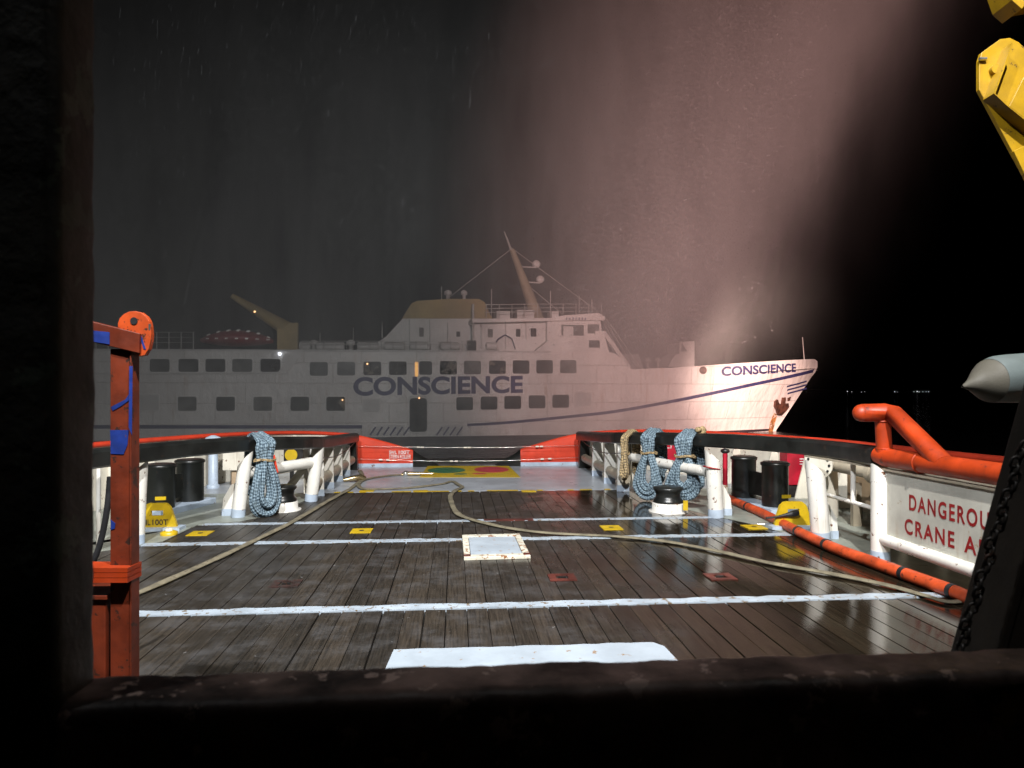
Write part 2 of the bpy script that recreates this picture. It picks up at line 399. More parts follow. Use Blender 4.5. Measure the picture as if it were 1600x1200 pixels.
def xat(path, y):
    for (x0, y0), (x1, y1) in zip(path, path[1:]):
        if y0 <= y <= y1: return x0+(x1-x0)*(y-y0)/max(1e-6, y1-y0)
    return path[-1][0] if y > path[-1][1] else path[0][0]
LINES = (8.27, 11.98, 13.72)          # steel bars that divide the planking
secs = [(4.3, LINES[0]-.11), (LINES[0]+.11, LINES[1]-.11), (LINES[1]+.11, LINES[2]-.10), (LINES[2]+.10, YW-.05)]
PW = .235; pk = {}
for si, (y0, y1) in enumerate(secs):
    x = -8.1
    while x < 6.4:
        ym = (y0+y1)/2
        l = min(xat(WOODL, y0), xat(WOODL, y1), xat(WOODL, ym))-.12; r = max(xat(WOODR, y0), xat(WOODR, y1), xat(WOODR, ym))+.12
        if x+PW > l and x < r:
            gap = random.choice((.006, .008, .011, .018)); key = (si, gap)
            if key not in pk:
                q = MB(); q.box(0, PW-gap, 0, y1-y0-.006, -.05, 0); pk[key] = q.mesh('plank', M['wood'], .004)
            o = part('plank', pk[key], None, deck); o.location = (x, y0+.003, random.uniform(-.002, .0015)); o.rotation_euler = (random.uniform(-.0006, .0006), random.uniform(-.012, .012), 0)
        x += PW
def plate(name, pts, z, m, t=.045, parent=deck, bevel=0):
    b = MB(); b.prism([(x, y, z-t) for x, y in pts], (0, 0, t)); return part(name, b, m, parent, bevel)
lpoly = [p for p in WOODL if p[1] < YW] + [(xat(WOODL, YW), YW)]
plate('side_deck_plate', lpoly + [(-7.1, YW)] + [p for p in OUTL[::-1] if p[1] < YW], .006, M['greendeck'])
rpoly = [p for p in WOODR if p[1] < YW] + [(xat(WOODR, YW), YW)]
plate('side_deck_plate', rpoly + [(7.85, YW)] + [p for p in OUTR[::-1] if p[1] < YW], .006, M['greendeck'])
plate('stern_deck_plate', [(-7.05, YW+.005), (7.8, YW+.005), (6.9, 20.5), (5.6, 22.7), (4.25, 23.5), (-3.5, 23.5), (-4.8, 22.7), (-6.1, 20.5)], .004, M['greydeck'])
for i, y in enumerate(LINES):
    w = .105 if i < 2 else .09
    n = 90; x0, x1 = xat(WOODL, y)+.0, xat(WOODR, y)
    up = [(x0+(x1-x0)*k/n, y+w+random.uniform(-.04, .016)) for k in range(n+1)]
    dn = [(x0+(x1-x0)*k/n, y-w+random.uniform(-.016, .04)) for k in range(n+1)]
    if i == 2:
        a, c = G(756, 814).x, G(833, 812).x
        plate('bar_patch', [(a, y-w), (c, y-w), (c, y+w), (a, y+w)], .011, M['brownred'], .02)
    plate('deck_bar', dn + up[::-1], .007, M['whitebar'])
n = 44
for k in range(n):                      # broken yellow edge line where the planking ends
    x = -3.0+6.9*k/n
    if random.random() < .62:
        plate('yellow_edge_mark', [(x, YW-.03), (x+.157, YW-.03), (x+.157, YW+.06+random.random()*.05), (x, YW+.05)], .010, M['yellow'], .008)
for px in (573, 826, 657):
    c = G(px, 768); plate('yellow_edge_mark', [(c.x-.18, c.y-.12), (c.x+.18, c.y-.12), (c.x+.18, c.y+.16), (c.x-.18, c.y+.16)], .015, M['yellow'], .012)
# long white steel plate close to the winch
def jag(a, c, n, j):
    return [(a[0]+(c[0]-a[0])*k/n, a[1]+(c[1]-a[1])*k/n + random.uniform(-j, j)) for k in range(n+1)]
p = [G(617, 1017), G(1030, 1008), G(1046, 1030)]
y0, y1 = 6.35, p[0].y
xa, xb = p[0].x-.03, p[1].x
single('steel_deck_plate', MB().prism([(x, y, .001) for x, y in [(xa-.02, y0), (xb+.05, y0), (xb+.03, y1-.12)] + jag((xb-.05, y1), (xa+.02, y1), 22, .012)], (0, 0, .014)), M['whiteplate'],
       'long white painted steel plate set across the timber planks', 'deck plate')

# ------------------------------------------------------------------ deck fittings
hp = [G(725, 876), G(829, 873), G(812, 838), G(722, 840)]
h = thing('deck_hatch', 'square white hatch cover with a rust-stained raised frame on the timber deck', 'hatch', (hp[0]+hp[2])/2)
c = sum(hp, Vector())/4; b = MB()
for i in range(4):
    a, d = hp[i], hp[(i+1) % 4]; inn = lambda q: c+(q-c)*.80
    b.prism([a, d, inn(d), inn(a)], (0, 0, .05))
part('frame', b, M['rustwhite'], h, .006)
part('lid', MB().prism([c+(q-c)*.785 for q in hp], (0, 0, .042)), M['whiteplate'], h, .006)
for q in hp[:2]: part('hinge', MB().box(*(lambda k: (k.x-.05, k.x+.05, k.y-.03, k.y+.03))(c+(q-c)*.9), .05, .07), M['brownred'], h)
GS = 'yellow sockets in the aft planking'
for (px, py, lab) in ((313, 834, 'flat yellow socket plate on the planks nearest the yellow lug with lettering'), (565, 830, 'flat yellow socket plate with dark hole between hose and white hatch'),
                      (955, 825, 'flat yellow socket plate with dark hole just aft of the beige hose'), (1178, 824, 'flat yellow socket plate beside the orange-red hose')):
    g = G(px, py); o = thing('deck_socket', lab, 'deck socket', g, GS)
    part('plate', MB().box(g.x-.18, g.x+.18, g.y-.20, g.y+.20, .002, .013), M['yellow'], o)
    part('hole', MB().lathe((g.x, g.y, .0135), [(.045, 0), (.045, .003)], 12), M['darksteel'], o)
for (px, py, lab) in ((878, 903, 'brown-red socket plate in planks aft of the white bar, dry and flat'), (1125, 902, 'brown-red socket plate in the wet shiny planks'), (447, 913, 'dull brown socket plate in the scuffed dry planks')):
    g = G(px, py); o = thing('lashing_socket', lab, 'deck socket', g, 'brown sockets in the planking')
    b = MB(); 
    for s in (-1, 1): b.box(g.x+s*.13-.05, g.x+s*.13+.05, g.y-.17, g.y+.17, .002, .016); b.box(g.x-.078, g.x+.078, g.y+s*.125-.045, g.y+s*.125+.045, .002, .0155)
    part('plate', b, M['brownred' if px > 500 else 'brownworn'], o); part('pin', MB().box(g.x-.05, g.x+.05, g.y-.02, g.y+.02, .002, .022), M['darksteel'], o)

# hoses lying on the deck
def smooth_path(pts, n=10):
    pts = [Vector(p) for p in pts]; out = []
    for i in range(len(pts)-1):
        p0, p1, p2, p3 = pts[max(i-1, 0)], pts[i], pts[i+1], pts[min(i+2, len(pts)-1)]
        for k in range(n):
            t = k/n
            out.append(.5*((2*p1)+(p2-p0)*t+(2*p0-5*p1+4*p2-p3)*t*t+(3*p1-p0-3*p2+p3)*t**3))
    out.append(pts[-1]); return out
def on_deck(pl, z): return [G(x, y, z) for x, y in pl]
hz = .03
path = smooth_path(on_deck([(655, 741), (620, 742), (585, 746), (566, 751), (560, 757), (566, 763), (590, 764), (640, 762), (690, 756), (706, 752), (716, 757), (722, 761), (712, 766), (704, 774), (706, 787), (713, 800), (726, 808), (757, 817), (800, 826), (860, 833), (960, 838), (1040, 846), (1120, 861), (1200, 879), (1290, 895), (1380, 913), (1440, 929), (1480, 940), (1512, 938)], hz), 10)
h1 = thing('fire_hose', 'flat beige canvas fire hose kinking past the white hatch toward the slanted brace', 'fire hose', G(720, 770))
b = MB(); b.tube(path, .062, 10, flat=.34, upref=UP, rs=[.062*(1+.28*mnoise.noise(q_*1.7)) for q_ in path]); part('canvas_tube', b, M['hose'], h1)
a = G(650, 741, .05)
n1 = MB(); n1.tube([a+Vector((-.42, -.02, .0)), a+Vector((-.2, 0, .01)), a+Vector((.0, 0, .01)), a+Vector((.28, .03, .01)), a+Vector((.5, .05, .0))], .06, 12, rs=[.045, .075, .06, .045, .06])
part('nozzle', n1, M['brass'], h1)
part('coupling', MB().ball(a+Vector((-.30, -.02, .02)), .09), M['chrome'], h1)
path = smooth_path(on_deck([(562, 735), (566, 742), (564, 750), (556, 757), (545, 765), (528, 774), (505, 787), (480, 802), (450, 819), (415, 836), (370, 858), (320, 881), (270, 903), (217, 926), (150, 952), (90, 970)], hz), 10)
h2 = thing('fire_hose', 'flat beige canvas fire hose running straight from left bulwark ribs toward the orange post', 'fire hose', G(480, 802))
b = MB(); b.tube(path, .062, 10, flat=.34, upref=UP, rs=[.062*(1+.28*mnoise.noise(q_*1.7)) for q_ in path]); part('canvas_tube', b, M['hose'], h2)
a = G(558, 748, .09); part('coupling', MB().tube([a+Vector((-.35, -.12, -.02)), a+Vector((-.1, -.02, .02)), a+Vector((.1, .05, .03)), a+Vector((.2, .12, 0))], .07, 12, rs=[.05, .075, .09, .06]), M['brass'], h2)
# red hose beside the crash rail
zc = .09
pts = smooth_path([G(1134, 776, zc), G(1150, 784, zc), G(1190, 801, zc), G(1225, 819, zc), G(1262, 838, zc), G(1310, 859, zc), G(1360, 877, zc), G(1420, 899, zc), G(1470, 917, zc), G(1506, 931, zc), G(1545, 950, zc)], 8)
rh = thing('suction_hose', 'thick orange-red rubber hose lying along the foot of the right rail', 'hose', G(1262, 838))
part('hose_tube', MB().tube(pts, .085, 14), M['redhose'], rh)
for i in (12, 29, 37, 55, 68): part('clamp_band', MB().tube([pts[i]-(pts[i+1]-pts[i]).normalized()*.035, pts[i]+(pts[i+1]-pts[i]).normalized()*.035], .093, 14), M['rubber'], rh)
a = G(1207, 820, .04); nz = thing('hose_nozzle', 'small metal hose nozzle with brass collar beside the orange-red hose', 'nozzle', G(1207, 820))
part('barrel', MB().tube([a+Vector((-.25, .1, 0)), a+Vector((0, 0, 0))], .03, 12, rs=[.022, .04]), M['chrome'], nz)
part('collar', MB().tube([a, a+Vector((.09, -.04, 0))], .05, 12), M['brass'], nz)

# stern marking plate
q = [G(656, 746), G(813, 746), G(795, 728.5), G(668, 728.5)]
sp = thing('stern_marking_plate', 'yellow deck marking with a green and a red oval before the stern roller', 'deck marking', (q[0]+q[1])/2)
part('plate', MB().prism([(v.x, v.y, .001) for v in q], (0, 0, .012)), M['yellow'], sp)
for (x0, x1, ya, yb, m) in ((668, 727, 731, 740, 'greenpaint'), (741, 795, 730, 739, 'redoval'), (709, 730, 740.3, 742.3, 'greenpaint'), (738, 760, 739.8, 741.8, 'redoval')):
    c0, c1 = G((x0+x1)/2, yb), G((x0+x1)/2, ya); hw = (G(x1, (ya+yb)/2)-G(x0, (ya+yb)/2)).length/2; cy_ = (c0.y+c1.y)/2; hy = (c1.y-c0.y)/2; cx = (c0.x+c1.x)/2
    part('oval_mark', MB().prism([(cx+hw*math.cos(t*math.pi/16), cy_+hy*math.sin(t*math.pi/16), .013) for t in range(32)], (0, 0, .003)), M[m], sp)

# ------------------------------------------------------------------ stern bulwarks, roller, wires
XL0, XL1, XR0, XR1, YS = -3.40, -1.42, 2.14, 4.14, 23.55
def stern_side(s, x_out, x_in, lab):
    t = thing('stern_bulwark', lab, 'bulwark', ((x_out+x_in)/2, YS, 0))
    n = 10; rows = []
    for k in range(n+1):
        f = k/n; x = x_out+(x_in-x_out)*f; zt = 1.08-(.52)*(f**1.25)
        rows.append([(x, YS, .12), (x, YS, zt*.55), (x, YS+.02, zt-.06), (x, YS+.07, zt), (x, YS+.35, zt-.03), (x, YS+.75, zt-.25), (x, YS+.8, SEA-.6)])
    b = MB(); b.quadgrid(rows, smooth=True)
    b.face(rows[0]); b.face(rows[-1]); part('plating', b, M['redpaint'], t)
    for z in (.27, .33, .5, .66): 
        b = MB(); b.box(min(x_out, x_in)+.05, max(x_out, x_in)-.02, YS-.010, YS+.003, z-.006, z+.006); part('weld_seam', b, M['redpaint'], t)
    b = MB(); b.box(min(x_out, x_in), max(x_out, x_in), YS-.012, YS+.3, 0, .125); part('kick_strip', b, M['paleblue'], t)
    # black rounded shoulder beside the roller
    rows = []
    for k in range(9):
        f = k/8; x = x_in+s*.85*f; z = .56-.5*f**.8
        rows.append([(x, YS-.02+.25*f, .0), (x, YS-.01+.25*f, z*.6), (x, YS+.08+.25*f, z), (x, YS+.5, z-.05), (x, YS+.85, -.3)])
    b = MB(); b.quadgrid(rows); b.face(rows[0]); b.face(rows[-1]); part('roller_shoulder', b, M['black'], t)
    return t
sl = stern_side(1, XL0, XL1, 'red sloping stern bulwark with small white lettering')
sr = stern_side(-1, XR1, XR0, 'red sloping stern bulwark without lettering, beyond the two rope coils')
def tw(px0, py0, px1, py1, Y): 
    a, c = VY(px0, py0, Y), VY(px1, py1, Y); return lambda u, v: Vector((a.x+(c.x-a.x)*u, Y, c.z+(a.z-c.z)*v))
part('lettering', text_mb('SWL', tw(608, 704, 620, 709.5, YS-.012), .01), M['whitetext'], sl); part('lettering', text_mb('100T', tw(623, 704, 640, 709.5, YS-.012), .01), M['whitetext'], sl)
part('lettering', text_mb('STERN', tw(608, 710.5, 623, 716.5, YS-.012), .01), M['whitetext'], sl); part('lettering', text_mb('ROLLER', tw(625, 710.5, 642, 716.5, YS-.012), .01), M['whitetext'], sl)
rl = thing('stern_roller', 'dark rusty steel stern roller between the red bulwarks', 'stern roller', (.36, YS+.5, 0))
part('roller_drum', MB().cyl((-1.5, YS+.55, -.14), (2.2, YS+.55, -.14), .36, 32), M['darksteel'], rl)
part('end_flange', MB().cyl((-1.62, YS+.55, -.14), (-1.5, YS+.55, -.14), .42, 32), M['black'], rl)
part('end_flange', MB().cyl((2.2, YS+.55, -.14), (2.32, YS+.55, -.14), .42, 32), M['black'], rl)
for i, (ya, yb, marks, lab) in enumerate(((697, 697.5, (652, 658, 725, 731, 838, 845), 'upper thin wire strung across the stern opening'), (717, 716, (594, 605, 703, 711, 846, 858), 'lower thin wire strung across the stern opening'))):
    A, B = VY(557, ya, YS-.12), VY(905, yb-1.5, YS-.12); Y = YS-.12
    w = thing('safety_wire', lab, 'wire', ((A.x+B.x)/2, Y, A.z), 'wires across the stern')
    pl = [A+(B-A)*(k/12)+Vector((0, 0, -.10*math.sin(math.pi*k/12)*(.6+.4*i))) for k in range(13)]
    part('wire', MB().tube(pl, .006, 6), M['chrome'], w)
    for px in marks:
        f = (px-557)/(905-557); p0 = A+(B-A)*f+Vector((0, 0, -.10*math.sin(math.pi*f)*(.6+.4*i)))
        part('wire_clip', MB().cyl(p0-Vector((.05, 0, 0)), p0+Vector((.05, 0, 0)), .028, 8), M['cream'], w)

# ------------------------------------------------------------------ outer bulwarks (red capped) and hull side
def outer(path, s, lab):
    t = thing('outer_bulwark', lab, 'bulwark', (path[3][0], path[3][1], 0))
    top = [1.45, 1.45, 1.42, 1.40, 1.36, 1.31, 1.22, 1.10]
    pp = smooth_path([(x, y, z) for (x, y), z in zip(path, top)], 6)
    rows = [[(p.x, p.y, .0), (p.x, p.y, p.z-.05)] for p in pp]; b = MB(); b.quadgrid(rows); part('inner_plating', b, M['cream'], t)
    rows = [[(p.x+s*.14, p.y+.04, p.z-.05), (p.x+s*.25, p.y+.07, .2), (p.x+s*.1, p.y, SEA-.6)] for p in pp]; b = MB(); b.quadgrid(rows); part('outer_plating', b, M['redpaint'], t)
    b = MB(); rows = [[(p.x-s*.05, p.y-.03, p.z-.07), (p.x-s*.06, p.y-.03, p.z-.01), (p.x-s*.02, p.y, p.z+.03), (p.x+s*.14, p.y+.05, p.z+.03), (p.x+s*.2, p.y+.06, p.z-.02), (p.x+s*.17, p.y+.05, p.z-.08)] for p in pp]
    b.quadgrid(rows, closed_u=True); b.face(rows[0]); b.face(rows[-1]); part('cap_rail', b, M['redpaint'], t)
    for k in range(2, len(pp)-4, 3):
        p = pp[k]; part('stay', MB().prism([(p.x, p.y-.02, .01), (p.x-s*.42, p.y-.02, .01), (p.x-s*.10, p.y-.02, p.z-.1), (p.x, p.y-.02, p.z-.1)], (0, .04, 0)), M['cream'], t)
    return t
ol = outer(OUTL, -1, 'red capped outer bulwark with cream stays behind the left crash rail')
orr = outer(OUTR, 1, 'red capped outer bulwark with cream stays behind the right crash rail')

# ------------------------------------------------------------------ crash rails
def box_sweep(b, path, w, h, side):     # rectangular section with rounded corners, along path
    rows = []
    for i, p in enumerate(path):
        t = (path[min(i+1, len(path)-1)]-path[max(i-1, 0)]); t.z = 0; t.normalize(); sd = Vector((t.y, -t.x, 0))
        prof = [(-w/2, -h/2+.03), (-w/2, h/2-.05), (-w/2+.06, h/2), (w/2-.06, h/2), (w/2, h/2-.05), (w/2, -h/2+.03), (w/2-.03, -h/2), (-w/2+.03, -h/2)]
        rows.append([p+sd*a+UP*c for a, c in prof])
    b.quadgrid(rows, closed_u=True, smooth=False); b.face(rows[0]); b.face(rows[-1])
def post(name, parent, px, top, r=.13, lean=0.0, s=1, gus=True, cap=True):
    """round cream post with a bevelled head and a gusset on its outboard side"""
    x, y = px; b = MB(); n = 20; rows = []
    tx = x+lean
    for k, z in enumerate((.16, top-.32)):
        f = z/top; rows.append([(x+lean*f+r*math.cos(2*math.pi*j/n), y+r*math.sin(2*math.pi*j/n), z) for j in range(n)])
    rows.append([(tx+r*math.cos(2*math.pi*j/n), y+r*math.sin(2*math.pi*j/n), top-.02-.26*max(0, (s*math.cos(2*math.pi*j/n)+1)/2)) for j in range(n)])
    b.quadgrid(rows, closed_u=True); b.face(rows[-1]); p = part(name, b, M['white'], parent)
    part('post_foot', MB().cyl((x, y, .0), (x+lean*.1, y, .165), r+.004, 20), M['paleblue'], p)
    if gus:
        part('gusset', MB().prism([(x+s*r*.8, y+.14, .14), (x+s*(r+.22), y+.14, .14), (x+s*(r+.20), y+.14, .35), (x+s*(r+.05), y+.14, .62), (x+s*r*.8, y+.14, .66)], (0, .03, 0)), M['white'], p)
        part('gusset_foot', MB().box(min(x+s*r*.9, x+s*(r+.23)), max(x+s*r*.9, x+s*(r+.23)), y+.135, y+.176, .004, .142), M['paleblue'], p)
    return p
# left
Lp = [Vector(v) for v in ((-6.1, 6.5, 1.52), (-5.35, 11.0, 1.50), (-4.28, 14.15, 1.46), (-3.35, 16.25, 1.34), (-3.24, 18.2, 1.22), (-3.24, 23.0, 1.02))]
cl = thing('crash_rail', 'left crash rail with black beam on round cream posts and ribbed aft end', 'crash rail', (-4.28, 14.1, 0))
b = MB(); box_sweep(b, smooth_path(Lp, 6), .30, .28, -1); part('black_beam', b, M['black'], cl)
A = G(372, 808); B_ = G(222, 850); C_ = G(486, 783)
post('post', cl, (A.x, A.y), 1.33, .13, .16, -1); post('post', cl, (B_.x-.09, B_.y), 1.38, .12, .06, -1)
p2 = post('post', cl, (C_.x, C_.y), 1.25, .14, .16, -1, gus=False)
part('cross_pipe', MB().cyl((A.x+.12, A.y+.1, .86), (C_.x, C_.y-.05, .88), .125, 20), M['white'], cl)
part('brace', MB().prism([(C_.x-.75, C_.y-.05, .1), (C_.x-.55, C_.y, .1), (C_.x-.05, C_.y+.02, .78), (C_.x-.25, C_.y, .78)], (0, .05, 0)), M['cream'], cl)
part('post_foot', MB().box(-6.0, -5.7, 11.0, 11.2, .0, .2), M['paleblue'], cl)
# thin side stanchions and rail forward of post
for (px, pya, pyb) in ((154, 730, 800),): 
    q = VX(px, pyb, -5.75); part('stanchion', MB().cyl((q.x, q.y, .02), (q.x, q.y, 1.35), .035, 10), M['white'], cl)
# right
Rp = [Vector(v) for v in ((6.3, 10.1, 1.53), (6.35, 12.4, 1.49), (5.35, 14.5, 1.47), (4.2, 17.0, 1.36), (4.06, 18.6, 1.26), (4.06, 23.0, 1.04))]
cr = thing('crash_rail', 'right crash rail with black beam, stout white posts and a thin stanchion rail', 'crash rail', (5.3, 14.4, 0))
b = MB(); box_sweep(b, smooth_path(Rp, 6), .30, .28, 1); part('black_beam', b, M['black'], cr)
A2 = G(1119, 808); B2 = G(1283, 846); 
post('post', cr, (A2.x, A2.y), 1.36, .15, -.08, 1); post('post', cr, (B2.x, B2.y), 1.38, .15, -.12, 1)
part('cross_pipe', MB().cyl((A2.x, A2.y+.1, .86), (4.27, 16.98, .88), .11, 20), M['white'], cr)
sa, sb = VX(1281, 770, 6.35), VX(1392, 802, 6.35)
part('mid_rail', MB().cyl(sa, sb, .035, 10), M['white'], cr)
sc_ = VX(1333, 785, 6.35); part('stanchion', MB().cyl((6.35, sc_.y, sc_.z), (6.35, sc_.y, 1.38), .04, 10), M['white'], cr)
part('under_lip', MB().bar((6.31, 10.1, 1.365), (6.33, 12.3, 1.335), .2, .03), M['beigepipe'], cr)
lash = MB(); lash.tube([Vector((A2.x-.09+.165*math.cos(t*math.pi/8), A2.y+.165*math.sin(t*math.pi/8), .98-.03*math.cos(t*math.pi/8))) for t in range(16)], .014, 6, closed=True)
part('red_lashing', lash, M['redtext'], cr)
# ribbed bulwark at the stern ends
def ribs(parent, X, s, ys, y0, y1, zt0, zt1):
    zt = lambda y: zt0+(zt1-zt0)*(y-y0)/(y1-y0)
    b = MB(); b.prism([(X+s*.32, y0, .16), (X+s*.32, y1, .14), (X+s*.34, y1, zt(y1)-.14), (X+s*.34, y0, zt(y0)-.14)], (s*.02, 0, 0)); part('rib_panel', b, M['cream'], parent)
    part('kick_pipe', MB().tube([(X+s*.16, y0, .36), (X+s*.16, y1-.1, .33), (X+s*.18, y1, .33)], .13, 18), M['beigepipe'], parent)
    for y in ys:
        z = zt(y)-.12
        r_ = part('rib', MB().prism([(X+s*.01, y, .16), (X+s*.315, y, .16), (X+s*.335, y, z), (X+s*.02, y, z-.05)], (0, .05, 0)), M['white'], parent)
        part('rib_foot', MB().box(min(X, X+s*.31), max(X, X+s*.31), y-.003, y+.054, .004, .163), M['paleblue'], r_)
    part('end_post', MB().prism([(X-s*.02, y1+.02, .0), (X+s*.4, y1+.02, .0), (X+s*.4, y1+.02, zt(y1)), (X+s*.03, y1+.02, zt(y1)-.02)], (0, .3, 0)), M['black'], parent)
ribs(cl, -3.12, -1, (17.15, 18.5, 19.9, 21.3), 16.5, 22.7, 1.33, 1.0)
ribs(cr, 3.98, 1, (17.35, 18.9, 20.6), 17.1, 22.7, 1.35, 1.02)
# signs on the right ribbed panel
def tx(px0, py0, px1, py1, X):
    a, c = VX(px0, py0, X), VX(px1, py1, X); return lambda u, v: Vector((X, a.y+(c.y-a.y)*u, c.z+(a.z-c.z)*v))
XP = 3.98+.316
rm = random.Random(2)
for (y0, y1, z0, z1, m) in ((18.2, 18.62, .86, 1.0, 'redtext'), (18.2, 18.62, .60, .76, 'redtext')):
    for k in range(5):
        yy = y0+(y1-y0)*k/5; part('worn_marking', MB().box(XP-.005, XP+.002, yy, yy+.028, z0+rm.uniform(0, .03), z1-rm.uniform(0, .05)), M[m], cr)
part('placard', MB().box(XP-.006, XP+.002, 19.5, 20.1, .58, .95), M['navy'], cr)
wl = VX(938, 692, 3.9)
for (X, y0, y1, z, lab) in ((-3.1, 16.4, 22.6, .98, 'thin sagging dark wire along the ribs of left crash rail'), (3.95, 16.9, 22.6, 1.0, 'thin sagging dark wire along the ribs of right crash rail')):
    pl = [Vector((X, y0+(y1-y0)*k/14, z-.18*math.sin(math.pi*k/14)-.0*k)) for k in range(15)]
    single('guard_wire', MB().tube(pl, .012, 6), M['darksteel'], lab, 'wire', 'wires along the ribs')

# ------------------------------------------------------------------ capstans, bollards, lugs
def capstan(px, py, lab, flag):
    g = G(px, py); t = thing('capstan', lab, 'capstan', g, 'capstans under the crash rails')
    part('base_ring', MB().lathe((g.x, g.y, .0), [(.40, 0), (.40, .02), (.33, .03), (.33, .17), (.31, .19)], 32), M['white'], t)
    part('drum', MB().lathe((g.x, g.y, .19), [(.31, 0), (.31, .05), (.27, .09), (.25, .16), (.27, .23), (.31, .27), (.31, .31), (.22, .335), (.03, .34)], 32), M['black'], t)
    for k in range(6):
        an = k*math.pi/3+.3; part('whelp', MB().obox((g.x+.22*math.cos(an)-.02, g.y+.22*math.sin(an)-.02, .26), (.04, 0, 0), (0, .04, 0), (0, 0, .17)), M['black'], t)
    o = (flag*.20, -.27); part('yellow_tag', MB().obox((g.x+o[0], g.y+o[1]-.10, .08), (.09, -.02, 0), (0, .015, 0), (0, 0, .2)), M['yellow'], t)
capstan(440, 797, 'black capstan on white base ring under left rail, beside the single blue coil', -1)
capstan(1044, 799, 'black capstan on white base ring between the two blue rope coils', 1)
def bollard(c1, c2, r, top, lab):
    t = thing('double_bollard', lab, 'bollard', (c1+c2)/2, 'black double bollards')
    a = (c2-c1).normalized(); sd = Vector((-a.y, a.x, 0))
    part('base_plate', MB().prism([c1-a*.45-sd*.34, c1-a*.45+sd*.34, c2+a*.45+sd*.34, c2+a*.45-sd*.34], (0, 0, .13)), M['paleblue'], t, .01)
    for c in (c1, c2):
        k = part('bollard_post', MB().lathe((c.x, c.y, .13), [(r, 0), (r, top-.19), (r+.025, top-.18), (r+.025, top-.13), (r, top-.12)], 32), M['black'], t)
        part('end_plate', MB().lathe((c.x, c.y, top+.012), [(r-.02, 0), (r-.02, .012)], 28), M['darksteel'], k)
    part('web', MB().bar(c1+UP*.5, c2+UP*.5, .06, .5), M['black'], t)
    c = c1; part('yellow_mark', MB().obox((c.x+.02, c.y-r-.006, .32), (.2, .02, 0), (0, .02, 0), (0, 0, .07)), M['yellow'], t)
g1, g2 = G(1211, 800), G(1165, 786)
bollard(Vector((g1.x, g1.y, 0)), Vector((g2.x, g2.y+.1, 0)), .265, 1.02, 'pair of black bollards on pale blue base behind the right crash rail')
g1, g2 = G(250, 803), G(294, 792)
bollard(Vector((g1.x, g1.y, 0)), Vector((g2.x, g2.y+.1, 0)), .285, 1.0, 'pair of black bollards on pale blue base behind the left crash rail')
def lug(px0, px1, py, lab, grp, txt):
    a, c = G(px0, py), G(px1, py); Y = (a.y+c.y)/2; x0, x1 = a.x, c.x; w = x1-x0
    t = thing('towing_lug', lab, 'lug', ((x0+x1)/2, Y, 0), grp)
    pr = [(0, .06), (.08, .22), (.17, .42), (.28, .49), (.72, .49), (.83, .42), (.92, .22), (1, .06)]
    # plate with an oval eye: bridge outer and inner loop
    out = []; inn = []; n = 40
    cx, cz = .5, .31
    for k in range(n):
        an = 2*math.pi*k/n; dx, dz = math.cos(an), math.sin(an); best = 9
        pts = [(p*w, z) for p, z in pr]+[]
        poly = pts
        for i in range(len(poly)):
            (xa, za), (xb, zb) = poly[i], poly[(i+1) % len(poly)]
            ex, ez = xb-xa, zb-za; den = dx*ez-dz*ex
            if abs(den) < 1e-9: continue
            tt = ((xa-cx*w)*ez-(za-cz)*ex)/den; uu = ((xa-cx*w)*dz-(za-cz)*dx)/den
            if tt > 0 and -1e-6 <= uu <= 1+1e-6: best = min(best, tt)
        out.append((x0+cx*w+dx*best, cz+dz*best)); inn.append((x0+cx*w+.135*max(-.8, min(.8, dx*1.25)), cz+.055*max(-.85, min(.85, dz*1.25))))
    b = MB(); T = .07
    rows = [[(x, Y, z) for x, z in inn], [(x, Y, z) for x, z in out], [(x, Y+T, z) for x, z in out], [(x, Y+T, z) for x, z in inn], [(x, Y, z) for x, z in inn]]
    b.quadgrid(rows, closed_u=True, smooth=False); part('lug_plate', b, M['yellow'], t)
    part('lug_foot', MB().box(x0-.08, x1+.08, Y-.12, Y+.2, .006, .062), M['paleblue'], t)
    if txt:
        for wd, u0, u1 in (('ML', 0, .30), ('100T', .38, 1)): part('lettering', text_mb(wd, lambda u, v: Vector((x0+w*(.16+.62*(u0+(u1-u0)*u)), Y-.006, .10+.10*v)), .01), M['darktext'], t)
    return t
lug(214, 276, 829, 'yellow steel lug with oval eye lettered ML 100T', 'yellow lugs on the side decks', 'ML 100T')
lg = lug(1208, 1272, 826, 'yellow steel lug with a dark strap through its eye beside the right rail', 'yellow lugs on the side decks', '')
ga = G(1208, 826); part('strap', MB().tube([(ga.x-.15, ga.y-.04, .20), (ga.x+.05, ga.y-.045, .22), (ga.x+.2, ga.y-.05, .25), (ga.x+.36, ga.y-.05, .28), (ga.x+.44, ga.y-.04, .29)], .03, 8, rs=[.02, .02, .03, .06, .06]), M['rubber'], lg)
for (px, py, lab) in ((264, 836, 'small round yellow fitting on side deck by the lettered lug'),):
    g = G(px, py); t = thing('deck_fitting', lab, 'deck fitting', g)
    part('ring', MB().lathe((g.x, g.y, .006), [(.14, 0), (.14, .05), (.09, .07)], 20), M['yellow'], t); part('cap', MB().lathe((g.x, g.y, .07), [(.06, 0), (.06, .04), (.02, .05)], 14), M['rustwhite'], t)

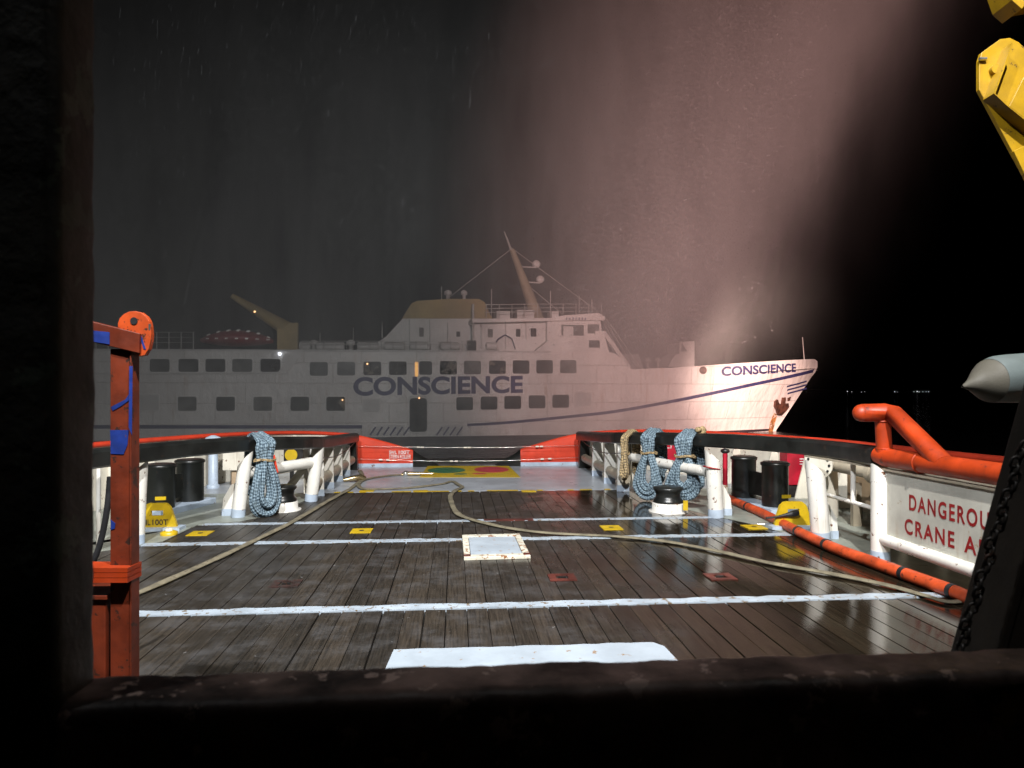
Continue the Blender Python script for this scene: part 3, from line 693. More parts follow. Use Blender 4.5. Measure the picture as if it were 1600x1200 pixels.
# ------------------------------------------------------------------ rope coils over the crash rails
def coil(c, along, top, tie, bot, wid, nloop, lab, seed, mat='rope', front=-.31, back=.6, rr=.047, open_=1.0):
    rnd = random.Random(seed); a = Vector(along).normalized(); nrm = Vector((a.y, -a.x, 0))
    if nrm.y > 0: nrm = -nrm            # towards the camera
    t = thing('rope_coil', lab, 'rope coil', (c[0], c[1], max(0, bot)), 'rope coils hung on the crash rails')
    C = Vector((c[0], c[1], 0)); f0 = -front
    for k in range(nloop):
        q = (k+.5)/nloop; o = (q-.5)*2
        rk = (k*5 % nloop)/max(1, nloop-1); wt = wid*(.15+.42*rk); wo = wid*(.38+.62*rk)*open_*rnd.uniform(.92, 1.06); bz = bot+(1-rk)*.30+rnd.uniform(-.02, .05); fo = f0+.10*(1-abs(2*q-1))+rnd.uniform(-.03, .03)
        sh = rnd.uniform(-1, 1)*wid*.16; j = lambda s=.02: rnd.uniform(-s, s)
        tt = top+rnd.uniform(-.02, .03); bb = back+rnd.uniform(-.15, .1)
        pts = []
        def add(al, n_, z): pts.append(C+a*(al+j(.012))+nrm*(n_+j(.012))+UP*z)
        add(sh-wt*.6, -.22, bb); add(sh-wt*.6, -.21, (bb+top)/2); add(sh-wt*.5, -.17, tt-.12); add(sh-wt*.4, -.03, tt)
        add(sh*.9-wt*.5, .12, tt-.03); add(sh*.8-wt*.6, fo, tt-.14); add(sh*.55-wt*.7, fo+.01, (tie+tt)/2-.02); add(sh*.35-wt*.5, fo, tie)
        add(sh*.5-wo*.75, fo+.03, tie*.62+bz*.38); add(sh*.5-wo, fo+.03, tie*.28+bz*.72); add(sh*.5-wo*.66, fo+.03, bz+.07); add(sh*.5, fo+.03, bz)
        add(sh*.5+wo*.66, fo+.03, bz+.07); add(sh*.5+wo, fo+.03, tie*.28+bz*.72); add(sh*.5+wo*.75, fo+.02, tie*.62+bz*.38)
        add(sh*.35+wt*.5, fo, tie); add(sh*.55+wt*.7, fo+.01, (tie+tt)/2); add(sh*.8+wt*.6, fo, tt-.13); add(sh*.9+wt*.5, .12, tt-.02); add(sh+wt*.4, -.03, tt+.01)
        add(sh+wt*.5, -.17, tt-.12); add(sh+wt*.6, -.21, (bb+top)/2); add(sh+wt*.6, -.22, bb); add(sh, -.23, bb-.08)
        sp_ = smooth_path(pts+[pts[0]], 5)[:-1]
        part('rope_loop', MB().tube(sp_, rr, 8, closed=True), M[mat], t)
    tb = MB()
    for z in (tie, tie+.025):
        tb.tube([C+a*(wid*.62*math.cos(x*math.pi/10))+nrm*(f0+.03+.13*math.sin(x*math.pi/10))+UP*(z+.015*math.cos(x*.9)) for x in range(20)], .012, 6, closed=True)
    part('tie', tb, M['ropetan'], t)
    return t
coil((4.62, 16.15), (-.72, .69, 0), 1.57, 1.08, .02, .33, 7, 'blue rope coil hung as one long open loop beside a tan rope', 3)
coil((4.24, 16.85), (-.72, .69, 0), 1.50, 1.0, .36, .14, 4, 'narrow tan rope hank hung over the right crash rail', 8, 'ropetanbraid', open_=.55)
k2 = coil((5.10, 15.05), (-.72, .69, 0), 1.60, 1.10, .17, .38, 8, 'blue rope coil with bulging loops and a tan knot at its top', 5)
kb = MB()
for i in range(7): kb.ball((5.25+random.uniform(-.12, .14), 14.85+random.uniform(-.05, .1), 1.60+random.uniform(-.07, .09)), random.uniform(.05, .08), 10, 6)
part('knot', kb, M['ropetan'], k2)
k3 = coil((-4.02, 14.72), (.75, .66, 0), 1.60, 1.12, .0, .36, 9, 'dense blue rope coil hanging to the deck beside the left post', 7, open_=.75)
b = MB(); b.bar((-3.66, 14.55, 1.22), (-3.60, 14.6, .86), .09, .04); part('red_tag', b, M['redpaint'], k3)

# ------------------------------------------------------------------ danger panel and orange pipe guard (right)
XPn = 6.22
dp = thing('warning_panel', 'pale panel lettered DANGEROUS CRANE AREA in red below the orange pipes', 'panel', (XPn, 8.6, 0))
YA, YB = 9.95, 6.2
part('plate', MB().box(XPn, XPn+.04, YB, YA-.05, .36, 1.36), M['panel'], dp)
part('bottom_pipe', MB().cyl((XPn-.02, YB, .34), (XPn-.02, YA-.02, .34), .085, 18), M['white'], dp)
part('top_lip', MB().box(XPn-.03, XPn+.06, YB, YA-.05, 1.345, 1.375), M['beigepipe'], dp)
pb = G(1400, 892)
post('post', dp, (XPn-.02, YA), 1.46, .13, 0, 1, gus=False)
def txt_line(px0, py0, px1, py1, hpx0):   # baseline run on the panel plane
    a, c = VX(px0, py0, XPn-.004), VX(px1, py1, XPn-.004); return a, c
a = VX(1421, 797, XPn); c = VX(1556, 832, XPn); hgt = VX(1421, 772, XPn).z-a.z
part('lettering', text_mb('DANGEROUS', lambda u, v: Vector((XPn-.005, a.y+(c.y-a.y)*1.03*u, a.z+(c.z-a.z)*u*0+hgt*v-.0*u)), .022, 1.25), M['redtext'], dp)
a2 = VX(1414, 833, XPn); hg2 = VX(1414, 809, XPn).z-a2.z; c2 = VX(1529, 858, XPn)
for wd, u0, u1 in (('CRANE', 0, .50), ('AREA', .585, 1)): part('lettering', text_mb(wd, lambda u, v: Vector((XPn-.005, a2.y+(c2.y-a2.y)*1.42*(u0+(u1-u0)*u), a2.z+hg2*v)), .022, 1.25), M['redtext'], dp)
og = thing('pipe_guard', 'bright orange bent pipe guard on top of the lettered panel', 'pipe guard', (XPn, 9.5, 1.4))
g0 = Vector((XPn+.03, 10.0, 1.53)); g1 = Vector((XPn+.03, 5.6, 1.55))
part('base_pipe', MB().tube([g0+Vector((0, .05, .03)), g0+Vector((0, -.1, 0)), g1], .135, 20), M['orange'], og)
apex = VX(1408, 648, XPn+.03); tip = VX(1372, 648, XPn+.03)
apex = Vector((XPn+.03, 9.86, 2.19)); tip = apex+Vector((-.36, .10, .0))
part('upright_pipe', MB().cyl(Vector((XPn+.03, 9.92, 1.5)), Vector((XPn-.02, 9.90, 2.15)), .108, 20), M['orange'], og)
foot = VX(1475, 715, XPn+.03)
part('diagonal_pipe', MB().tube([apex+Vector((-.36, .05, -.01)), apex+Vector((-.04, 0, 0)), apex+Vector((.03, -.1, -.02)), Vector((XPn+.03, foot.y, 1.56))], .13, 20), M['orange'], og)
part('end_cap', MB().ball(apex+Vector((-.36, .05, -.01)), .128, 16, 8), M['orange'], og)

for (q, ax_, r_) in ((Vector((XPn+.03, 9.92, 1.66)), UP, .114), (Vector((XPn-.01, 9.9, 2.06)), UP, .114), (g0+Vector((0, -.9, 0)), Vector((0, 1, 0)), .138)):
    u1 = ax_.orthogonal().normalized(); u2 = ax_.cross(u1); part('weld_bead', MB().tube([q+u1*(r_*math.cos(k*math.pi/12))+u2*(r_*math.sin(k*math.pi/12)) for k in range(24)], .011, 6, closed=True), M['orange'], og)
# ------------------------------------------------------------------ gear behind the right rail
def flange(b_, c, ax, r, t): b_.cyl(Vector(c)-Vector(ax)*t/2, Vector(c)+Vector(ax)*t/2, r, 24)
vt = thing('vent_pipe', 'cream pipe with a bolted flange behind the right crash rail', 'pipe', (7.3, 13.5, 0))
fc = Vector((6.95, 13.15, 1.08)); ax = Vector((-.75, -.66, 0)).normalized()
b = MB(); flange(b, fc, ax, .27, .05); part('flange', b, M['cream'], vt)
sd = Vector((-ax.y, ax.x, 0))
for k in range(12):
    an = k*math.pi/6; q = fc+ax*.03+sd*(.21*math.cos(an))+UP*(.21*math.sin(an)); part('bolt_hole', MB().cyl(q-ax*.01, q+ax*.012, .024, 8), M['rubber'], vt)
part('pipe_run', MB().tube([fc-ax*.02, fc-ax*.35, fc-ax*.55+UP*-.1, fc-ax*.6+UP*-.5, Vector((fc.x-ax.x*.6, fc.y-ax.y*.6, 0))], .15, 16), M['cream'], vt)
bp = thing('ballast_pipe', 'long beige horizontal pipe behind the thin stanchion rail', 'pipe', (7.6, 11.5, 0))
part('pipe_run', MB().cyl((7.35, 13.4, 1.06), (7.35, 11.9, 1.06), .13, 18), M['beigepipe'], bp)
part('pipe_collar', MB().cyl((7.35, 12.0, 1.06), (7.35, 11.85, 1.06), .20, 20), M['beigepipe'], bp)
part('pipe_body', MB().tube([(7.35, 11.86, 1.04), (7.38, 11.5, 1.0), (7.4, 9.0, 1.0)], .30, 22, rs=[.2, .30, .30]), M['beigepipe'], bp)
for y in (12.6, 10.2): part('saddle', MB().box(7.3, 7.46, y-.05, y+.05, 0, .8), M['beigepipe'], bp)
vp = thing('valve_pedestal', 'short beige valve pedestal with bolted rim beside the lettered panel', 'valve', (7.05, 10.75, 0))
part('stem', MB().lathe((7.0, 10.85, .0), [(.2, 0), (.2, .10), (.16, .12), (.16, .62)], 22), M['beigepipe'], vp)
part('rim', MB().lathe((7.0, 10.85, .6), [(.22, 0), (.22, .07), (.1, .09)], 22), M['beigepipe'], vp)
for k in range(10): part('bolt', MB().cyl((7.0+.19*math.cos(k*.628), 10.85+.19*math.sin(k*.628), .55), (7.0+.19*math.cos(k*.628), 10.85+.19*math.sin(k*.628), .6), .018, 6), M['rubber'], vp)
tb_ = thing('locker', 'tan steel locker enlarged to stand in for brown shade behind the thin stanchion rail', 'locker', (7.9, 12.4, 0))
part('body', MB().box(7.72, 8.2, 10.4, 13.5, .28, 1.34), M['tan'], tb_, .01);  # tan body enlarged so its colour gives the brown shade behind the rail
for y in (10.6, 13.3): part('leg', MB().box(7.8, 7.9, y-.04, y+.04, 0, .28), M['darksteel'], tb_)
for (px, py0, py1, dd, w, lab, nm) in ((1240, 715, 765, 16.6, .55, 'crimson cabinet behind the right black bollards', 'cabinet'),):
    c0, c1 = P(px-10, py1, dd), P(px+26, py0, dd)
    t = thing('equipment_cabinet', lab, nm, ((c0.x+c1.x)/2, c0.y, 0))
    part('body', MB().box(c0.x, c1.x, c0.y, c0.y+.4, .3, 1.12), M['crimson'], t, .01); part('plinth', MB().box(c0.x+.04, c1.x-.04, c0.y+.04, c0.y+.36, 0, .3), M['darksteel'], t)
    for k in range(3): part('louvre', MB().box(c0.x+.3, c1.x-.05, c0.y-.012, c0.y+.002, .78+.06*k, .80+.06*k), M['whitetext'], t)
c0 = P(1133, 738, 16.2); t = thing('hydrant', 'slim crimson hydrant post beside the right white post', 'hydrant', (c0.x, c0.y, 0))
part('pipe', MB().cyl((c0.x, c0.y, .35), (c0.x, c0.y, 1.1), .055, 14), M['crimson'], t); part('foot', MB().lathe((c0.x, c0.y, 0), [(.14, 0), (.14, .04), (.07, .06), (.07, .36)], 14), M['rustwhite'], t)
part('valve_head', MB().lathe((c0.x, c0.y, 1.08), [(.05, 0), (.10, .03), (.10, .08), (.03, .11)], 14), M['darksteel'], t)
c0 = P(1052, 712, 18.6); t = thing('hose_box', 'crimson hose box with white square mark behind the right rope coils', 'hose box', (c0.x, c0.y, 0))
part('body', MB().box(c0.x-.27, c0.x+.27, c0.y, c0.y+.3, .45, 1.22), M['crimson'], t, .01); part('stand', MB().box(c0.x-.06, c0.x+.06, c0.y+.1, c0.y+.2, 0, .45), M['crimson'], t)
b = MB()
for (x0, x1, z0, z1) in ((-.25, -.05, 1.0, 1.02), (-.25, -.05, 1.12, 1.14), (-.25, -.23, 1.02, 1.12), (-.07, -.05, 1.02, 1.12)): b.box(c0.x+x0, c0.x+x1, c0.y-.006, c0.y+.002, z0, z1)
part('square_mark', b, M['whitetext'], t)
# left background gear
c0 = P(333, 740, 18.3); t = thing('vent_post', 'pale blue-grey round vent post behind the left bollards', 'vent', (c0.x, c0.y, 0))
part('tube', MB().lathe((c0.x, c0.y, 0), [(.16, 0), (.16, .08), (.12, .1), (.12, 1.2)], 18), M['paleblue'], t); part('hood', MB().lathe((c0.x, c0.y, 1.18), [(.12, 0), (.19, .02), (.19, .12), (.05, .18)], 18), M['paleblue'], t)
c0 = P(455, 711, 19.2); t = thing('yellow_disc_marker', 'round yellow disc on a dark plate behind the left cross pipe', 'marker', (c0.x, c0.y, 0))
part('disc', MB().cyl((c0.x, c0.y-.02, c0.z), (c0.x, c0.y+.01, c0.z), .165, 28), M['yellow'], t); part('back_plate', MB().box(c0.x-.2, c0.x+.75, c0.y+.012, c0.y+.05, .55, c0.z+.2), M['darksteel'], t)
part('stand', MB().box(c0.x-.05, c0.x+.05, c0.y+.05, c0.y+.12, 0, .9), M['darksteel'], t)
t = thing('winch_box', 'cream machinery box on the left side deck behind the blue coil', 'machinery', (-5.4, 18.6, 0))
part('body', MB().box(-6.0, -5.2, 18.8, 19.4, .45, 1.15), M['cream'], t, .02); part('pedestal', MB().box(-5.8, -5.4, 18.9, 19.3, 0, .45), M['tan'], t); part('shaft', MB().cyl((-5.2, 19.1, .8), (-4.9, 19.1, .8), .12, 14), M['darksteel'], t)

# ------------------------------------------------------------------ orange post near the frame (left)
op = thing('orange_frame', 'worn orange steel frame post with blue paint patches and a strap round it', 'frame', P(195, 900, 4.8)*1)
op.location.z = 0
D = 4.8
pl, pr, pm = P(172, 700, D), P(217, 700, D), P(205, 700, D)
ztop = P(0, 545, D).z
w = (pr-pl).length
C0 = Vector((pl.x, pl.y, 0)); ex = (pr-pl).normalized(); ey = Vector((-ex.y, ex.x, 0))
part('post', MB().obox(C0, ex*w*.70, ey*.085, UP*ztop), M['orangewornshade'], op, .006)
part('post_flange', MB().obox(C0+ex*w*.705-ey*.012, ex*w*.06, ey*.11, UP*(ztop+.02)), M['orangewornshade'], op, .006)
part('top_beam', MB().prism([P(x, y, D-.03) for x, y in ((100, 492), (150, 504), (218, 521), (217, 552), (205, 549), (150, 536), (100, 526))], ey*.10), M['orangewornshade'], op, .004)
for (pts, nm) in (([(172, 672), (201, 672), (199, 695), (193, 710), (173, 709)], 'a'), ([(202, 572), (207, 572), (206, 680), (201, 668)], 'b'), ([(173, 636), (196, 624), (204, 612), (206, 622), (190, 634), (176, 642)], 'c'), ([(173, 812), (180, 818), (179, 826), (173, 828)], 'd')):
    part('blue_patch', MB().prism([P(x, y, D-.004 if nm in 'acd' else D-.016) for x, y in pts], ey*.003), M['bluepaint'], op)
part('blue_patch', MB().prism([P(x, y, D-.034) for x, y in ((140, 516), (171, 519), (171, 538), (140, 533))], ey*.003), M['bluepaint'], op)
cheek = [(184, 511), (184, 505), (187, 497), (193, 491), (201, 487), (211, 486), (220, 488), (228, 494), (233, 502), (235, 511), (236, 522), (235, 534), (232, 546), (226, 555), (217, 557), (216, 530)]
part('sheave_cheek', MB().prism([P(x, y, D-.005) for x, y in cheek], ey*.045), M['orangehead'], op, .003)
part('sheave_cheek', MB().prism([P(x, y, D+.075) for x, y in cheek], ey*.03), M['orangehead'], op, .003)
q = P(209.5, 501.5, D-.005); part('sheave_pin', MB().cyl(q-ey*.004, q+ey*.06, .025, 18), M['rubber'], op)
part('blue_patch', MB().prism([P(x, y, D-.008) for x, y in ((217, 521), (221, 525), (228, 546), (224, 545))], ey*.002), M['bluepaint'], op)
part('grease_fitting', MB().bar(P(234, 506, D+.0), P(234, 516, D+.0), .012, .012), M['chrome'], op)
st = MB(); zs = P(0, 892, D).z
for k in range(3): st.obox(C0-ex*.35-ey*.075+UP*(zs-.06+.034*k), ex*(w*.76+.36), ey*.18, UP*.030)
part('strap', st, M['orange'], op)
part('side_box', MB().obox(C0-ex*.34-ey*.02, ex*.32, ey*.3, UP*P(0, 935, D).z), M['orangewornshade'], op, .01)
part('side_box_lip', MB().obox(C0-ex*.36-ey*.04+UP*(P(0, 935, D).z), ex*.36, ey*.34, UP*.03), M['orangewornshade'], op, .004)
hg = thing('hanging_hose', 'thin black hose hanging behind the orange frame post', 'hose', P(160, 850, 6.2)); hg.location.z = 0
part('hose_tube', MB().tube(smooth_path([P(172, 745, 6.2), P(168, 790, 6.2), P(160, 835, 6.2), P(150, 868, 6.2), P(132, 905, 6.2), P(120, 1000, 6.2)], 6), .026, 10), M['rubber'], hg)

# ------------------------------------------------------------------ the opening we look through: post, sill, added shading roof, brace and chain
def rough_beam(p0, a, bq, c, na, seed, amp, m, name, parent):
    """a beam with worn rounded edges: rounded section swept along a in na steps"""
    p0, a, bq, c = map(Vector, (p0, a, bq, c)); rows = []
    lb, lc = bq.length, c.length; rb = min(.022, lb*.3, lc*.3)
    prof = []
    for (cx_, cz_, s0) in ((rb, rb, 180), (lb-rb, rb, 270), (lb-rb, lc-rb, 0), (rb, lc-rb, 90)):
        for k in range(5):
            an = R(s0+k*22.5); prof.append((cx_+rb*math.cos(an), cz_+rb*math.sin(an)))
    bu, cu = bq.normalized(), c.normalized()
    for i in range(na+1):
        f = i/na; row = []
        for (x, z) in prof:
            q = p0+a*f+bu*x+cu*z
            d = mnoise.noise(q*14+Vector((seed, 0, 0)))*amp+mnoise.noise(q*45+Vector((seed, 3, 0)))*amp*.5
            row.append(q+bu*(d*(1 if x > lb/2 else -1))+cu*(d*(1 if z > lc/2 else -1)))
        rows.append(row)
    b = MB(); b.quadgrid(rows, closed_u=True); b.face(rows[0]); b.face(rows[-1]); return part(name, b, m, parent)
YF = 1.02
fr = thing('winch_opening_frame', 'dark rough steel frame of the opening, with side post and worn sill', 'frame', (0, YF, 0))
YFAR = YF+.12
zs = CAMH-(1027-HOR)/FPX*(YFAR*math.cos(YAW)+.02)
rough_beam((-1.4, YF, 1.2), (3.6, 0, 0), (0, .12, 0), (0, 0, zs-1.2), 260, 1, .0028, M['sillmat'], 'sill', fr)
part('apron_plate', MB().box(-3.4, 3.9, YF+.03, YF+.19, 0, 1.3), M['frame'], fr)
xl = VY(160, 700, YFAR).x
rough_beam((xl-.32, YF-.01, zs-.15), (0, 0, 1.75), (.32, 0, 0), (0, .12, 0), 130, 5, .0022, M['frame'], 'side_post', fr)
part('side_plate', MB().box(-3.4, xl-.30, YF+.03, YF+.19, 1.25, 3.9), M['frame'], fr)
b = MB(); cb = (.72, YF-.002, zs-.095); part('bolt_head', MB().lathe(VY(850, 1122, YF-.004), [(.020, 0), (.018, .004), (.004, .006)], 12, (0, -1, 0)), M['sillmat'], fr)
yp = [VY(x, y, YF-.008) for x, y in ((1520, 1085), (1560, 1072), (1620, 1062), (1620, 1132), (1575, 1140), (1535, 1125))]
part('yellow_patch', MB().prism(yp, (0, -.003, 0)), M['yellowscuff'], fr)
dh = thing('deckhouse', 'unseen deckhouse over the winch with roof added to shade the opening and wall of lamps', 'deckhouse', (0, -3, 0))
RF = .818  # front edge of the unseen roof, added to keep the floods off the frame
part('roof', MB().box(-8.2, 8.9, -4, RF, 3.72, 3.85), M['wallpaint'], dh)
part('back_wall', MB().box(-8.2, 8.9, -4.1, -3.95, -.05, 14.5), M['wallpaint'], dh)
part('upper_front', MB().box(-8.2, 8.9, -.9, -.75, 3.85, 14.5), M['wallpaint'], dh)
part('side_wall', MB().box(-3.6, -3.45, -3.95, RF, -.05, 3.72), M['wallpaint'], dh); part('side_wall', MB().box(3.95, 4.1, -3.95, .6, -.05, 3.72), M['wallpaint'], dh)  # unseen walls added to keep the inside of the opening dark
part('upper_roof', MB().box(-8.2, 8.9, -4.1, -.75, 14.5, 14.6), M['wallpaint'], dh)
# slanted brace, beyond the sill
bt = thing('slanted_brace', 'dark brown slanted steel brace at the right of the opening', 'brace', (1.4, 1.9, 0))
DB = 1.75
e0, e1 = P(1545, 1040, DB), P(1712, 430, DB)
dr = (e1-e0); e0 = e0-dr*.5; e1 = e1+dr*.3
part('web', MB().prism([e0, e1, e1+RT*.6, e0+RT*.6], FW*.05), M['brace'], bt, .006)
part('edge_flange', MB().prism([e0-RT*.012-FW*.03, e0+RT*.012-FW*.03, e1+RT*.012-FW*.03, e1-RT*.012-FW*.03], FW*.16), M['brace'], bt, .004)
ch = thing('chain', 'dark rusty chain hanging along the slanted brace', 'chain', P(1485, 1010, DB-.06))
n = 26; c0, c1 = P(1497, 1020, DB-.07), P(1600, 690, DB-.07); dirn = (c1-c0).normalized(); LL = (c1-c0).length
for k in range(n):
    q = c0+dirn*(LL*(k+.5)/n)+RT*(.006*math.sin(k*1.3)); b = MB(); l_ = LL/n*.80; a1 = RT if k % 2 else FW
    b.tube([q+dirn*(math.copysign(l_*.42, math.cos(x*math.pi/7))+l_*.32*math.cos(x*math.pi/7))+a1*(.0105*math.sin(x*math.pi/7)) for x in range(14)], .0042, 6, closed=True)
    part('chain_link', b, M['chainmat'], ch)

# ------------------------------------------------------------------ yellow crane, grey canvas roll
ck = thing('deck_crane', 'yellow knuckle crane jib with a pinned end plate', 'crane', (7.6, 6.6, 0))
DC = 7.2
out = [(1530, 95), (1534, 82), (1563, 61), (1578, 59), (1592, 66), (1640, 110), (1700, 260), (1700, 460), (1600, 270), (1545, 168), (1530, 140)]
part('side_plate', MB().prism([P(x, y, DC) for x, y in out], FW*.05), M['craneyellow'], ck, .004)
part('side_plate', MB().prism([P(x, y, DC+.5) for x, y in out], FW*.05), M['craneyellow'], ck, .004)
cb_ = [(1582, 66), (1553, 146), (1572, 164), (1602, 188), (1660, 230), (1640, 118)]
b = MB(); f_ = [P(x, y, DC-.16) for x, y in cb_]
for i in (0, 1, 2, 3, 4): 
    a_, c_ = f_[i], f_[(i+1) % 6]; cc = sum(f_, Vector())/6; ia, ic = a_+(cc-a_)*.05, c_+(cc-c_)*.05
    b.prism([a_, c_, ic, ia], FW*.165)
part('stiffener_box', b, M['craneyellow'], ck)
part('cover_plate', MB().prism([P(x, y, DC-.10) for x, y in ((1577, 166), (1600, 120), (1680, 140), (1660, 225), (1602, 186))], FW*.03), M['craneyellow'], ck, .004)
q = P(1557, 107, DC-.05); part('pivot_pin', MB().cyl(q, q+FW*.16, .048, 18), M['craneyellow'], ck)
q = P(1535, 92, DC-.02); part('grease_nipple', MB().cyl(q-RT*.03, q+RT*.04, .018, 8), M['chrome'], ck)
part('lower_plate', MB().prism([P(x, y, DC-.06) for x, y in ((1584, 236), (1600, 228), (1720, 300), (1720, 520))], FW*.05), M['craneyellow'], ck, .004)
part('jib_tip', MB().prism([P(x, y, DC+.2) for x, y in ((1581, 0), (1597, 14), (1604, 4), (1680, -10), (1670, -70), (1560, -60))], FW*.3), M['craneyellow'], ck, .004)
q = P(1690, 360, DC+.25); part('boom', MB().bar(P(1690, 330, DC+.25), Vector((7.6, 6.8, 2.4)), .4, .45), M['craneyellow'], ck, .02)
part('link_arm', MB().bar(P(1690, 300, DC+.25), P(1670, -40, DC+.35), .12, .12), M['craneyellow'], ck)
part('pedestal', MB().lathe((7.6, 6.6, 0), [(.6, 0), (.6, .1), (.42, .14), (.42, 2.3), (.5, 2.34), (.5, 2.6)], 28), M['craneyellow'], ck)
cv = thing('canvas_roll', 'grey ribbed canvas-wrapped roll with a pointed nose', 'canvas roll', P(1620, 600, 6.4)); cv.location.z = 0
a_ = P(1504, 604, 6.4); axv = (RT*.97+UP*.05+FW*.26).normalized(); n = 28; b = MB(); nose = MB()
prof = [(0, .012), (.10, .06), (.2, .13), (.26, .172), (.31, .200), (.36, .213), (.5, .222), (1.2, .235), (1.9, .235)]
def ring(h_, r_, rib): 
    c_ = a_+axv*h_+UP*(.045*min(1, h_/.36)); u1 = axv.cross(UP).normalized(); u2 = u1.cross(axv)
    return [c_+u1*(r_*(1+rib*math.sin(k*9*2*math.pi/n*1.0))*math.cos(2*math.pi*k/n))+u2*(r_*(1+rib*math.sin(k*9*2*math.pi/n))*math.sin(2*math.pi*k/n)) for k in range(n)]
nose.quadgrid([ring(h_, r_, 0) for h_, r_ in prof[:5]], closed_u=True); part('nose_cone', nose, M['canvasdark'], cv)
rows = [ring(h_, r_, .018 if h_ > .33 else .004) for h_, r_ in prof[4:]]; rows[0] = ring(.305, .202, 0); b.quadgrid(rows, closed_u=True); b.face(rows[-1]); part('wrapped_body', b, M['canvas'], cv)
e_ = a_+axv*1.2; part('cradle', MB().box(e_.x-.06, e_.x+.06, e_.y-.15, e_.y+.15, 0, e_.z-.16), M['darksteel'], cv)

# ------------------------------------------------------------------ the passenger ship
TH, Z0, TC = R(12.0), 58.0, 5.5
cT, sT = math.cos(TH), math.sin(TH)
def W(s, t, z): 
    v = CAM + FW*(Z0+s*sT+t*cT) + RT*(s*cT-t*sT); return Vector((v.x, v.y, z))
def s_stem(z): return 27.3+min(1.0, (z-SEA)/6.0)*4.6
def hb(s, z):
    k = max(0, min(1, (z-SEA)/6.8)); Lb = 24-9*k; x = (s_stem(z)-s)/Lb
    if x <= 0: return 0.0
    return TC if x >= 1 else TC*(1-(1-x)**(2.0+.7*k))
def hullt(s, z): return TC-hb(s, z)
def SP(px, py, t=0.0):               # pixel -> (s, z) on the plane at depth t
    u = (px-800)/FPX; s = (u*(Z0+t*cT)+t*sT)/(cT-u*sT); d = Z0+s*sT+t*cT
    return s, CAMH+(HOR-py)/FPX*d
def SH(px, py):                      # pixel -> (s, z) on the curved hull
    t = 0.0
    for _ in range(60):
        s, z = SP(px, py, t); t = .6*t+.4*hullt(s, z)
    return s, z
ship = thing('passenger_ship', 'white passenger ship lying across the stern, name in dark letters on its side', 'ship', W(0, TC, SEA))
SST = -36.0
def top(s):                          # sheer line of the hull plating
    pts = [(SST, 5.55), (8.6, 5.75), (9.0, 5.6), (10.4, 4.35), (14, 4.50), (20, 4.92), (26, 5.32), (31.2, 5.62), (32, 5.40)]
    for (a, z0), (c, z1) in zip(pts, pts[1:]):
        if a <= s <= c: return z0+(z1-z0)*(s-a)/(c-a)
    return pts[-1][1]
ss = [SST+k*1.0 for k in range(int(8-SST)+1)]+[8.6, 9.0, 9.5, 10.0, 10.4]+[11+k*.6 for k in range(36)]
def hull_rows(sign):
    rows = []
    for f in [k/14 for k in range(15)]:
        row = []
        for s in ss:
            z = -2.4+(top(s)+2.4)*f; zz = max(z, SEA); smax = s_stem(zz)
            sq = s if s <= 11 else 11+(s-11)/(32-11)*(smax-11)
            if s > 11: z = -2.4+(top(min(32, sq))+2.4)*f; 
            h_ = hb(min(sq, smax), max(z, SEA)) if s < ss[-1]-1e-6 else .12
            if h_ < .12 and s > 20: h_ = .12
            row.append(W(sq, TC-sign*h_, z))
        rows.append(row)
    return rows
b = MB(); r1 = hull_rows(1); r2 = hull_rows(-1); b.quadgrid(r1); b.quadgrid(r2)
b.quadgrid([[x[-1] for x in r1], [x[-1] for x in r2]]); b.quadgrid([[x[0] for x in r1], [x[0] for x in r2]])
part('hull', b, M['hull'], ship)
b = MB(); i8 = [i for i, s in enumerate(ss) if s >= 10.3]
b.quadgrid([[r1[-1][i]-UP*.9 for i in i8], [r2[-1][i]-UP*.9 for i in i8]]); part('fore_deck', b, M['shipgrey'], ship)
b = MB(); i9 = [i for i, s in enumerate(ss) if s <= 8.7]; b.quadgrid([[r1[-1][i]-UP*.03 for i in i9], [r2[-1][i]-UP*.03 for i in i9]]); part('boat_deck', b, M['shipgrey'], ship)
b = MB(); b.quadgrid([[W(s_, TC-sg*5.49, z_) for sg in (1, -1)] for s_, z_ in ((8.62, 5.7), (10.45, 3.4))]); part('fore_bulkhead', b, M['shipwhite'], ship)
# boot topping and stripes
def strip(path, w0, w1, name, m, off=.015, n=8):
    pts = smooth_path([Vector((s, 0, z)) for s, z in path], n); rows = []
    for i, p in enumerate(pts):
        w_ = w0+(w1-w0)*i/(len(pts)-1)
        rows.append([W(p.x, hullt(p.x, p.z-w_/2)-off, p.z-w_/2), W(p.x, hullt(p.x, p.z+w_/2)-off, p.z+w_/2)])
    b = MB(); b.quadgrid(rows); return part(name, b, m, ship)
strip([(SST+.1, SEA+.05), (0, SEA+.05), (10, SEA+.05), (20, SEA+.05), (27, SEA+.05)], .45, .45, 'boot_topping', M['boot'])
strip([SP(100, 667), SP(300, 667), SP(566, 667)], .26, .26, 'side_stripe', M['navy'])
strip([SP(730, 664), SP(790, 660.5), SP(880, 652), SH(960, 643), SH(1040, 629), SH(1110, 615), SH(1180, 600), SH(1240, 587), SH(1272, 579)], .20, .34, 'side_stripe', M['navy'])
